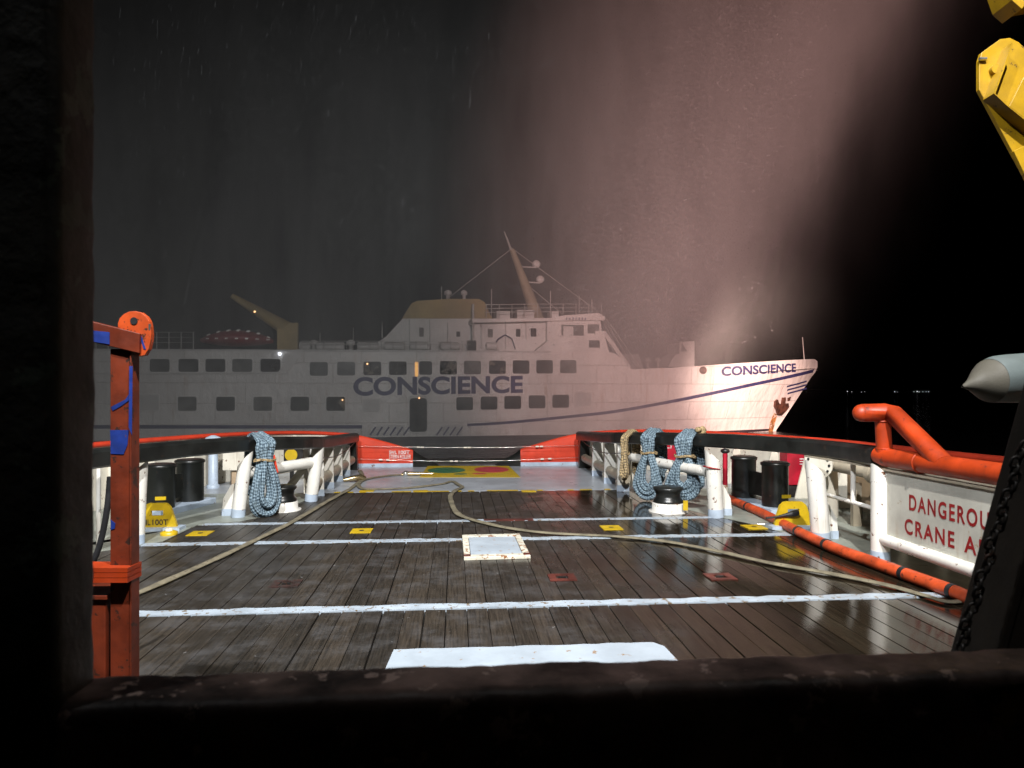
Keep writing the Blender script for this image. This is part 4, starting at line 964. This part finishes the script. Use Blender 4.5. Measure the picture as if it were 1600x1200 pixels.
def stext(txt, px0, py0, px1, py1, px0b, py0b, px1b, py1b, name, off=.02, bold=.03, sp_=1.0):
    # corners: lower-left, upper-right given as pixels of the left and the right ends
    bl, tl, br, tr = SH(px0, py1), SH(px0, py0), SH(px1b, py1b), SH(px1b, py0b)
    def fn(u, v):
        lo = (bl[0]+(br[0]-bl[0])*u, bl[1]+(br[1]-bl[1])*u); hi = (tl[0]+(tr[0]-tl[0])*u, tl[1]+(tr[1]-tl[1])*u)
        s, z = lo[0]+(hi[0]-lo[0])*v, lo[1]+(hi[1]-lo[1])*v; return W(s, hullt(s, z)-off, z)
    part(name, text_mb(txt, fn, bold, sp_), M['navy'], ship)
stext('CONSCIENCE', 552, 589, 0, 619, 0, 587, 817, 614, 'name_lettering', .02, .035)
stext('CONSCIENCE', 1127, 573, 0, 588, 0, 567.5, 1243, 581.5, 'name_lettering', .03, .034)
# rectangular openings on the flat side
def rrect(x0, y0, x1, y1, t, rad=.12):
    a, c = SP(x0, y1, t), SP(x1, y0, t); (s0, z0), (s1, z1) = a, c; pts = []
    for (cs, cz, st_) in ((s1-rad, z1-rad, 0), (s0+rad, z1-rad, 90), (s0+rad, z0+rad, 180), (s1-rad, z0+rad, 270)):
        for k in range(4): pts.append((cs+rad*math.cos(R(st_+30*k)), cz+rad*math.sin(R(st_+30*k))))
    return pts
def window(x0, y0, x1, y1, t=0.0, m='glass', fm='shipwhite', rad=.14, name='window'):
    pts = rrect(x0, y0, x1, y1, t, rad); cs = sum(p[0] for p in pts)/len(pts); cz = sum(p[1] for p in pts)/len(pts)
    b = MB(); rows = []
    for k_, dt in ((1.0, -.006), (1.0, -.035), (1.10, -.035), (1.11, -.004)): rows.append([W(cs+(s-cs)*(1+(k_-1)*1.0), t+dt, cz+(z-cz)*(1+(k_-1)*1.3)) for s, z in pts])
    b.quadgrid(rows, closed_u=True, smooth=False); o = part(name, b, M[fm], ship)
    b = MB(); b.face([W(s, t-.012, z) for s, z in pts]); part('pane', b, M[random.choice(('glass', 'glass', 'glass2', 'glass3')) if m == 'glass' else m], o); return o
for x in (234, 279, 321, 363, 407): window(x, 561, x+31, 581)
for i, x in enumerate((484, 527, 568, 608, 655, 687, 725, 764, 801, 838, 875)):
    y = 566-.35*i; window(x, y, x+(28 if i != 4 else 21)-.25*i, y+21-.05*i)
for x in (278, 338, 396, 454, 510): window(x, 620-.0*x, x+29, 642)
for i, x in enumerate((713, 751, 788, 826, 863)): window(x, 620.5-.9*i, x+26, 641-1.0*i)
for (x0, y0, x1, y1) in ((217, 617, 248, 641), (567, 624, 593, 644), (899, 613, 924, 634)): window(x0, y0, x1, y1, m='shipgrey', name='plated_window')
d_ = window(640, 622, 667, 675, rad=.25, name='side_door', fm='shipgrey')
b = MB(); s0, z0 = SP(648.5, 588); s1, z1 = SP(653, 566); b.prism([W(s0, -.05, z0), W(s1, -.05, z0), W(s1, -.05, z1), W(s0, -.05, z1)], W(0, .03, 0)-W(0, 0, 0)); part('lit_curtain_gap', b, M['litwindow'], ship)
def lamp(px, py, t, r, m, nm='deck_lamp'):
    s, z = SP(px, py, t); o = part(nm, MB().ball(W(s, t, z), r, 10, 6), M[m], ship); return W(s, t, z)
lamp(574, 568.5, -.1, .07, 'lampwarm'); lamp(655, 622, -.1, .06, 'lampwarm'); lamp(535, 625, -.1, .06, 'lampwarm'); lamp(398, 487, .3, .08, 'lampwarm')
lw = lamp(437, 553, -.2, .13, 'lampwhite'); lamp(951, 563, 2.0, .14, 'lampwhite')
# boarding ramps hatching beside the door
for (x0, x1) in ((572, 632), (676, 722)):
    a, c = SP(x0, 681), SP(x1, 664); b = MB()
    b.prism([W(a[0], -.02, a[1]), W(c[0], -.02, a[1]), W(c[0], -.02, c[1]), W(a[0]+1.0, -.02, c[1])], W(0, .015, 0)-W(0, 0, 0)); rp = part('fender_plate', b, M['shipgrey'], ship)
    for k in range(6 if x0 == 572 else 4):
        xs = x0+6+k*10.5; p0, p1 = SP(xs, 680), SP(xs+9, 667); part('diagonal_bar', MB().bar(W(p0[0], -.05, p0[1]), W(p1[0], -.05, p1[1]), .06, .12), M['navy'], rp)
# ledge and bracket on the aft side
a, c = SP(100, 583.5), SP(452, 583.5); part('ledge', MB().bar(W(a[0], -.06, a[1]), W(c[0], -.06, c[1]), .14, .10), M['shipgrey'], ship)
a, c = SP(100, 546), SP(860, 549.5); part('rubbing_strip', MB().bar(W(a[0], -.05, a[1]), W(c[0], -.05, c[1]), .12, .12), M['shipgrey'], ship)
b = MB(); b.prism([W(*(lambda q: (q[0], -.12, q[1]))(SP(x, y))) for x, y in ((434, 581), (445, 570), (441, 556), (446, 553), (468, 556), (462, 566), (453, 579))], W(0, .11, 0)-W(0, 0, 0)); part('bracket_plate', b, M['shipwhite'], ship)
# superstructure
def sprism(pts, t0, t1, m, name, parent=None):
    b = MB(); b.prism([W(*(lambda q: (q[0], t0, q[1]))(SP(x, y, t0))) for x, y in pts], W(0, t1, 0)-W(0, t0, 0)); return part(name, b, M[m], parent or ship)
sprism([(835, 550), (858, 531), (925, 524), (944, 522), (952, 551)], .012, 10.9, 'shipwhite', 'bridge_deck_house')
sprism([(741, 549), (741, 503), (855, 502), (855, 549)], 1.2, 9.8, 'shipwhite', 'deck_house')
sprism([(855, 532), (855, 500), (925, 497), (938, 497), (941, 524)], .6, 10.4, 'shipwhite', 'wheelhouse')
sprism([(738, 504), (738, 498), (860, 497), (880, 493), (935, 489), (946, 495), (944, 501), (925, 500)], .3, 10.7, 'shipwhite', 'wheelhouse_roof')
for (x0, y0, x1, y1) in ((877, 508, 912, 524), (918, 507, 936, 521)): window(x0, y0, x1, y1, .6, rad=.05)
window(881, 511, 895, 524, .57, m='shipgrey', name='wheelhouse_door', rad=.03)
window(920, 532, 937, 543, .012, rad=.04, name='window')
for (x0, y0, x1, y1) in ((762, 514, 770, 527), (806, 514, 813, 526), (829, 513, 838, 526)): window(x0, y0, x1, y1, 1.2, rad=.04)
b = MB(); stx = [(884, 496.5), (918, 501.5)]
al, bl_ = SP(885, 501, .3), SP(919, 495, .3)
for k in range(7):
    u_ = k/7; q0 = (al[0]+(bl_[0]-al[0])*u_, al[1]+(bl_[1]-al[1])*.2); part('worn_marking', MB().bar(W(q0[0], .27, q0[1]), W(q0[0]+.04, .27, q0[1]+.2), .03, .09), M['navy'], ship)
# funnel with ochre band
sprism([(568, 549), (604, 525), (630, 497), (740, 497), (768, 500), (766, 549)], 2.6, 8.4, 'shipwhite', 'funnel_casing')
sprism([(628, 497.5), (643, 474), (652, 470), (700, 467), (748, 467), (757, 472), (769, 497.5)], 2.5, 8.5, 'ochre', 'funnel_band')
for (x0, y0, x1, y1) in ((655, 512, 662, 526), (713, 518, 719, 526)): window(x0, y0, x1, y1, 2.6, rad=.05, name='vent')
# mast, radars, aerials
def shipbar(pxs, t, w0, m, name, sq=True):
    pts = [SP(x, y, t) for x, y in pxs]; b = MB(); b.tube([W(s, t, z) for s, z in pts], w0, 8, rs=[w0*(1-.62*k/(len(pts)-1)) for k in range(len(pts))]); return part(name, b, M[m], ship)
shipbar([(840, 500), (827, 462), (815, 430), (800, 390)], 5.5, .62, 'mastpaint', 'mast')
shipbar([(800, 395), (793, 375), (788, 362)], 5.5, .12, 'rail', 'mast_aerial')
for (x, y, x2) in ((838, 413, 816), (844, 437, 824)):
    s, z = SP(x, y, 5.5); part('radar', MB().lathe(W(s, 5.5, z), [(.2, -.3), (.38, -.1), (.38, .15), (.15, .35)], 14), M['shipwhite'], ship); s2, z2 = SP(x2, y+4, 5.5); part('radar_arm', MB().bar(W(s, 5.5, z-.3), W(s2, 5.5, z2), .12, .12), M['rail'], ship)
for (x0, y0, x1, y1, t) in ((776, 486, 797, 498, 2.5), (808, 484, 835, 497, 3.0), (862, 486, 873, 497, 2.2)): sprism([(x0, y1), (x0, y0), (x1, y0), (x1, y1)], t, t+1.5, 'shipwhite', 'roof_locker')
for y in (475, 481, 487): shipbar([(758, y+1), (850, y), (940, y)], 1.4, .035, 'rail', 'roof_rail')
for x in range(760, 945, 20): a, c = SP(x, 498, 1.4), SP(x, 475, 1.4); part('rail_stanchion', MB().cyl(W(a[0], 1.4, a[1]), W(c[0], 1.4, c[1]), .03, 6), M['rail'], ship)
a, c = SP(739, 545, .8), SP(739, 475, .8); part('davit_pole', MB().cyl(W(a[0], .8, a[1]), W(c[0], .8, c[1]), .10, 8), M['rail'], ship)
sprism([(731, 549), (731, 532), (744, 532), (744, 549)], .4, 1.0, 'glass', 'deck_locker')
# bridge front stays and stair
for (xa, ya, xb, yb) in ((946, 497, 1000, 574), (946, 502, 990, 574), (944, 506, 980, 573)): a, c = SP(xa, ya, 2.0), SP(xb, yb, 2.0); part('stay_wire', MB().cyl(W(a[0], 2.0, a[1]), W(c[0], 2.0, c[1]), .04, 6), M['rail'], ship)
a, c = SP(942, 519, 1.4), SP(982, 575, 1.4); part('stair', MB().bar(W(a[0], 1.4, a[1]), W(c[0], 1.4, c[1]), .5, .35), M['shipwhite'], ship)
sprism([(930, 524), (930, 517), (945, 517), (945, 530)], .35, 1.2, 'shipwhite', 'wing_box')
sprism([(963, 577), (963, 553), (998, 553), (1006, 577)], 4.0, 8.5, 'shipgrey', 'fore_house')
# fore deck: breakwater block and jackstaff
sprism([(1044, 573), (1054, 556), (1062, 552), (1062, 534), (1085, 533), (1085, 573)], 4.2, 7.0, 'shipwhite', 'mooring_winch_house')
sprism([(1064, 549), (1066, 537), (1074, 549)], 4.16, 4.2, 'glass', 'winch_house_opening')
for k, (x, y) in enumerate(((1020, 571), (1008, 570), (1110, 568))): pass
a, c = SP(1264, 566, 5.5), SP(1261, 527, 5.5); part('jackstaff', MB().cyl(W(a[0]-.5, 5.5, a[1]), W(c[0]-.5, 5.5, c[1]), .035, 8), M['rail'], ship)
s, z = SH(1098, 578.5); cpt = W(s, hullt(s, z)-.05, z); nx = (W(0, -1, 0)-W(0, 0, 0)); part('fairlead', MB().lathe(cpt, [(.33, -.05), (.33, .06), (.24, .08), (.22, .03)], 20, nx-UP*nx.z), M['rustanchor'], ship)
# anchor, hawse recess, rust run, draught bars
def hull_poly(pts, off, m, name, th=.03):
    P_ = [SH(x, y) for x, y in pts]; b = MB(); b.prism([W(s, hullt(s, z)-off, z) for s, z in P_], W(0, th, 0)-W(0, 0, 0)); return part(name, b, M[m], ship)
anc = hull_poly([(1209, 627), (1212, 624), (1215, 631), (1219, 632), (1221, 621), (1225, 621), (1224, 631), (1229, 630), (1230, 636), (1226, 641), (1219, 648), (1213, 648), (1211, 640), (1208, 635)], .35, 'rustanchor', 'anchor', .3)
hull_poly([(1230, 622), (1234, 620), (1233, 625), (1230, 626)], .2, 'rustanchor', 'anchor_fluke', .15)
hull_poly([(1209, 645), (1214, 648), (1210, 662), (1206, 678), (1200, 678), (1203, 660)], .05, 'rustrun', 'rust_run', .02)
for k in range(3):
    P_ = [SH(1230-.5*k, 611-5.5*k+4), SH(1246, 607-5.5*k+3.6), SH(1260-.0*k, 603.5-5.5*k+3.2)]
    rows = [[W(s, hullt(s, z-.05)-.04, z-.08), W(s, hullt(s, z+.08)-.04, z+.08)] for s, z in P_]; b = MB(); b.quadgrid(rows); part('bow_bar', b, M['navy'], ship)
# stern deck crane and rails (parts of the ship)
crn = [(433, 549), (433, 512), (441, 515), (452, 505), (465, 504), (465, 549)]
sprism(crn, 3.0, 4.2, 'ochre', 'stores_crane_house')
a, c = SP(450, 515, 3.6), SP(362, 462, 3.6); part('stores_crane_boom', MB().tube([W(a[0], 3.6, a[1]), W((a[0]+c[0])/2, 3.6, (a[1]+c[1])/2), W(c[0], 3.6, c[1])], .5, 8, rs=[.62, .42, .2]), M['ochre'], ship)
for y in (519, 527, 535): shipbar([(120, y), (220, y), (305, y)], 1.0, .03, 'rail', 'deck_rail')
for x in range(150, 310, 19): a, c = SP(x, 546, 1.0), SP(x, 519, 1.0); part('rail_stanchion', MB().cyl(W(a[0], 1.0, a[1]), W(c[0], 1.0, c[1]), .035, 6), M['rail'], ship)
for (y, xa, xb) in ((533, 470, 735), (538, 470, 735)): shipbar([(xa, y), ((xa+xb)/2, y), (xb, y)], .15, .03, 'rail', 'deck_rail')
for x in range(470, 740, 18): a, c = SP(x, 549, .15), SP(x, 533, .15); part('rail_stanchion', MB().cyl(W(a[0], .15, a[1]), W(c[0], .15, c[1]), .03, 6), M['rail'], ship)
shipbar([(597, 528), (597, 503)], 1.0, .06, 'rail', 'lamp_pole'); shipbar([(770, 545), (778, 530), (789, 523), (800, 529), (805, 545)], .8, .07, 'navy', 'davit_hoop')
for (x, y0, y1, t) in ((768, 497, 452, 3), (860, 494, 455, 3.5), (905, 491, 462, 4), (925, 490, 468, 2), (690, 468, 448, 5), (500, 546, 520, 4), (552, 546, 512, 5)): a, c = SP(x, y0, t), SP(x, y1, t); part('whip_aerial', MB().cyl(W(a[0], t, a[1]), W(c[0], t, c[1]), .045, 6), M['rail'], ship)
for (xa, ya, xb, yb) in ((800, 388, 936, 488), (800, 388, 700, 466), (818, 440, 880, 492)): a, c = SP(xa, ya, 5.5), SP(xb, yb, 5.0); part('mast_stay', MB().cyl(W(a[0], 5.5, a[1]), W(c[0], 5.0, c[1]), .03, 6), M['rail'], ship)
for (x, y, t, r_) in ((1012, 571, 4.5, .3), (1028, 570, 5.5, .25), (548, 545, 3, .35), (490, 545, 4, .35), (700, 466, 5.5, .35), (725, 466, 5.2, .3)):
    a = SP(x, y+6, t); part('mushroom_vent', MB().lathe(W(a[0], t, a[1]-.1), [(r_*.5, -.4), (r_*.5, .7), (r_, .75), (r_, 1.0), (r_*.4, 1.15)], 12), M['shipwhite'], ship)
for (xa, ya, xb, yb) in ((640, 500, 640, 545), (672, 500, 672, 545), (700, 505, 700, 545), (752, 506, 752, 545), (790, 506, 790, 545), (822, 504, 822, 530)):
    a, c = SP(xa, ya, 1.15 if xa > 741 else 2.55), SP(xb, yb, 1.15 if xa > 741 else 2.55); t = 1.15 if xa > 741 else 2.55; part('wall_pipe', MB().cyl(W(a[0], t, a[1]), W(c[0], t, c[1]), .05, 6), M['shipgrey'], ship)
# life raft canisters (lie on cradles on the boat deck)
RAFT = ('white life raft canister right beside the ochre stores crane', 'short white life raft canister second from the ochre stores crane', 'long white life raft canister third from the ochre stores crane', 'white life raft canister below the foot of the sloping funnel casing',
        'white life raft canister just forward of the thin lamp pole', 'white life raft canister below the tall funnel vent', 'white life raft canister just aft of the dark deck locker', 'white life raft canister under the dark davit hoop')
for i, (x0, x1) in enumerate(((467, 485), (494, 505), (505, 538), (558, 592), (600, 632), (640, 672), (688, 718), (760, 777))):
    (s0, z0), (s1, z1) = SP(x0, 548, .55), SP(x1, 534.5, .55); zc_ = (z0+z1)/2+.03; r_ = (z1-z0)/2
    t = thing('life_raft_canister', RAFT[i], 'life raft', W((s0+s1)/2, .8, z0), 'life raft canisters along the ship')
    b = MB(); L_ = s1-s0; nseg = 12; rows = []
    b.tube([W(s0+L_*k/nseg, .8, zc_) for k in range(nseg+1)], r_, 14, rs=[r_*.7]+[r_*(1 if k % 2 else .93) for k in range(1, nseg)]+[r_*.7]); part('shell', b, M['shipwhite'], t)
    for f in (.25, .75): part('cradle', MB().bar(W(s0+L_*f, .8, zc_-r_-.25), W(s0+L_*f, .8, zc_-r_*.7), .12, .9), M['rail'], t)
# red rescue boat with reflective tape
rb = thing('rescue_boat', 'dark red covered rescue boat with white reflective tape on the ship', 'boat', W(*(lambda q: (q[0], 2.2, q[1]))(SP(370, 545, 2.2))))
(s0, z0), (s1, z1) = SP(313, 541, 2.2), SP(427, 517, 2.2); L_ = s1-s0; rows = []; nn = 22
for k in range(nn+1):
    f = k/nn; wd = 1.25*max(.03, (1-abs(2*f-1)**2.6)); hi = z0+(z1-z0)*(.45+.55*max(0, 1-abs(2*f-1)**2.2)); lo = z0+(z1-z0)*.25*abs(2*f-1)**2; md = z0+(z1-z0)*.42
    rows.append([W(s0+L_*f, 2.2-wd*cx_, zz) for cx_, zz in ((0, lo), (.6, lo+(md-lo)*.3), (1, md), (.85, md+(hi-md)*.5), (.45, hi-(hi-md)*.12), (0, hi), (-.45, hi-(hi-md)*.12), (-.85, md+(hi-md)*.5), (-1, md), (-.6, lo+(md-lo)*.3))])
b = MB(); b.quadgrid(rows, closed_u=True); b.face(rows[0]); b.face(rows[-1]); part('hull', b, M['boatred'], rb)
for k in range(2, nn-1, 3):
    for (ci, off) in ((2, .03), (4, .03), (5, .03)):
        a_, c_ = Vector(rows[k][ci]), Vector(rows[min(nn, k+1)][ci]); o_ = (W(0, -off, 0)-W(0, 0, 0))+UP*off*.6
        part('reflective_strip', MB().bar(a_+(c_-a_)*.15+o_, c_+o_, .06, .10), M['retro'], rb)

# ------------------------------------------------------------------ far shore with harbour lights
b = MB(); rows = []
for k in range(61):
    px = 1180+k*11; h_ = 4+3*mnoise.noise(Vector((k*.31, 0, 0))); q = P(px, HOR, 2600)
    rows.append([Vector((q.x, q.y, SEA-1)), Vector((q.x, q.y, max(1, h_))), Vector((q.x, q.y+120, max(1, h_)+5)), Vector((q.x, q.y+400, SEA-1))])
b.quadgrid(rows); struct('shore', b, M['darkbase'])
rnd = random.Random(4)
for px, py, r_ in ((1324, 611.5, 1.5), (1331, 612, 1.0), (1346, 612.5, 1.1), (1351, 612, .8), (1398, 612, 1.6), (1402, 612.5, .9), (1428, 612, 1.2), (1433, 611.5, 2.2), (1436, 612.5, 1.8), (1442, 612, 1.3), (1447, 612, 1.1), (1451, 612, 1.5), (1260, 613, 1.0)):
    q = P(px, py, 2560); t = thing('shore_lamp', 'tiny white lamp on the far dark shoreline', 'lamp', (q.x, q.y, 3), 'lamps on the far shore')
    part('lamp_post', MB().cyl((q.x, q.y+1.5, SEA-1), (q.x, q.y+1.5, q.z), .2, 6), M['darksteel'], t); part('lamp_globe', MB().ball(q, r_, 8, 5), M['shorelamp'], t)

# ------------------------------------------------------------------ lamps of the tug
def flood(loc, target, power, col, angle, blend, lab, r=.12):
    t = thing('floodlight', lab, 'floodlight', loc, 'floodlights on the deckhouse'); L_ = Vector(loc); d_ = (Vector(target)-L_).normalized()
    sd = d_.cross(UP).normalized(); u_ = sd.cross(d_)
    part('housing', MB().obox(L_-sd*.22-u_*.16-d_*.30, sd*.44, u_*.32, d_*.22), M['darksteel'], t, .01)
    part('lens', MB().cyl(L_-d_*.075, L_-d_*.06, .14, 20), M['retro'], t)
    part('bracket', MB().bar(L_-d_*.3, Vector((loc[0], -.74, loc[2]+.05)), .06, .06), M['darksteel'], t)
    s = spot('floodlight_beam', loc, target, power, col, angle, blend, r); s.parent = t; s.matrix_parent_inverse = Matrix.Translation(-L_)
flood((2.6, -.3, 13.0), (2.2, 24, 0), 19000, (1, .975, .94), 118, 1.0, 'starboard white floodlight on the deckhouse front')
flood((-3.2, -.3, 13.0), (-1.0, 24, 0), 16000, (.95, .97, 1.0), 118, 1.0, 'port white floodlight on the deckhouse front')
flood((5.2, -.3, 12.6), P(1460, 440, 62), 225000, (1, .56, .50), 82, 1.0, 'warm wide floodlight raised toward the spray', .15)
flood((4.2, -.3, 12.6), P(1176, 614, 66), 600000, (1, .67, .56), 13, 1.0, 'narrow warm searchlight trained on the ship bow', .15)

# ------------------------------------------------------------------ spray drifting over the ship, and falling drops
def spray():
    m = bpy.data.materials.new('water_spray'); m.use_nodes = True; nt = m.node_tree; nt.nodes.clear()
    out_ = nt.nodes.new('ShaderNodeOutputMaterial'); vol = nt.nodes.new('ShaderNodeVolumePrincipled')
    vol.inputs['Color'].default_value = (.96, .96, .96, 1); vol.inputs['Anisotropy'].default_value = .0
    tc = nt.nodes.new('ShaderNodeTexCoord'); sx = nt.nodes.new('ShaderNodeSeparateXYZ'); nt.links.new(tc.outputs['Object'], sx.inputs[0])
    x, y, z = sx.outputs
    # right limit leans outwards with height; behind it the spray thins out downwind (to port of the stream)
    edge = math_(nt, 'ADD', math_(nt, 'MULTIPLY', z, .66), 17.5)
    n1 = noise_(nt, mapped(nt, tc.outputs['Object'], (1, 1, .35)), .16, 4, .6, .4)
    n2 = noise_(nt, mapped(nt, tc.outputs['Object'], (1, 1, .22)), .55, 4, .65, .6)
    dist = math_(nt, 'ADD', math_(nt, 'SUBTRACT', edge, x), math_(nt, 'MULTIPLY', math_(nt, 'SUBTRACT', n1, .5), 6.0))
    right = ramp(nt, dist, 0.0, 6.0); righth = ramp(nt, dist, 5.0, 18.0)
    g = math_(nt, 'DIVIDE', math_(nt, 'SUBTRACT', dist, 8.0), 6.0)
    core = math_(nt, 'POWER', 2.718, math_(nt, 'MULTIPLY', math_(nt, 'MULTIPLY', g, g), -1.0))
    low = math_(nt, 'ADD', .75, math_(nt, 'MULTIPLY', ramp(nt, z, 22.0, 6.0), 1.3))
    def bell(y0, w):
        gy = math_(nt, 'DIVIDE', math_(nt, 'SUBTRACT', y, y0), w); return math_(nt, 'POWER', 2.718, math_(nt, 'MULTIPLY', math_(nt, 'MULTIPLY', gy, gy), -1.0))
    d_ = math_(nt, 'ADD', math_(nt, 'MULTIPLY', math_(nt, 'MULTIPLY', math_(nt, 'MULTIPLY', core, low), SPRAY_CORE), bell(6.0, 7.0)), math_(nt, 'MULTIPLY', math_(nt, 'MULTIPLY', bell(-6.0, 9.0), righth), SPRAY_HAZE))
    d_ = math_(nt, 'MULTIPLY', d_, right)
    d_ = math_(nt, 'MULTIPLY', d_, math_(nt, 'MAXIMUM', .1, math_(nt, 'ADD', math_(nt, 'MULTIPLY', math_(nt, 'SUBTRACT', n1, .5), 2.2), math_(nt, 'ADD', 1.0, math_(nt, 'MULTIPLY', math_(nt, 'SUBTRACT', n2, .5), 3.2)))))
    nt.links.new(d_, vol.inputs['Density']); nt.links.new(vol.outputs[0], out_.inputs['Volume'])
    return m
SPRAY_CORE, SPRAY_HAZE = .085, .034
b = MB(); b.box(-48, 48, -22, 22, SEA+.05, 44)
sprm = b.mesh('water_spray', spray()); so = bpy.data.objects.new('water_spray', sprm); COL.objects.link(so)
so.location = CAM+FW*56; so.location.z = 0; so.rotation_euler = (0, 0, -YAW+R(17))
tag(so, 'drifting curtain of water spray lit pink above the ship bow', 'spray', kind='stuff')
so.data.materials[0].cycles.volume_step_rate = .8 if hasattr(so.data.materials[0].cycles, 'volume_step_rate') else 1
def drops():
    m, nt, bs, v = base('falling_drop'); bs.inputs['Base Color'].default_value = (.45, .46, .48, 1); bs.inputs['Roughness'].default_value = .4; bs.inputs['Alpha'].default_value = .14
    return m
b = MB(); rnd = random.Random(9)
def speck(q, r):
    k = len(b.v); b.v += [tuple(q+Vector(o)*r) for o in ((1, 0, -.6), (-.5, .87, -.6), (-.5, -.87, -.6), (0, 0, 1.6))]
    for f in ((0, 1, 2), (0, 3, 1), (1, 3, 2), (2, 3, 0)): b.f.append(tuple(k+x for x in f)); b.sm.append(True)
for k in range(2600):                   # drift in front of the ship
    d_ = rnd.uniform(14, 45); px = rnd.triangular(100, 1200, 450); py = rnd.uniform(-20, 560); q = P(px, py, d_)
    l_ = rnd.uniform(.10, .35)*d_/25; w_ = rnd.uniform(.0006, .0016)*d_/25*1.6; tl = Vector((rnd.uniform(-.25, .05), 0, -1)).normalized()*l_
    b.prism([q, q+RT*w_, q+RT*w_*.5+FW*w_], tl)
for k in range(9000):                   # grain of the falling stream
    py = rnd.uniform(-10, 540); cx = 1215-.30*py; px = rnd.gauss(cx-70, 95)
    if px > cx+150: continue
    speck(P(px, py, rnd.uniform(40, 56)), rnd.uniform(.014, .05))
single('falling_drops', b, drops(), 'fine falling water drops in front of the ship', 'drops', kind='stuff')
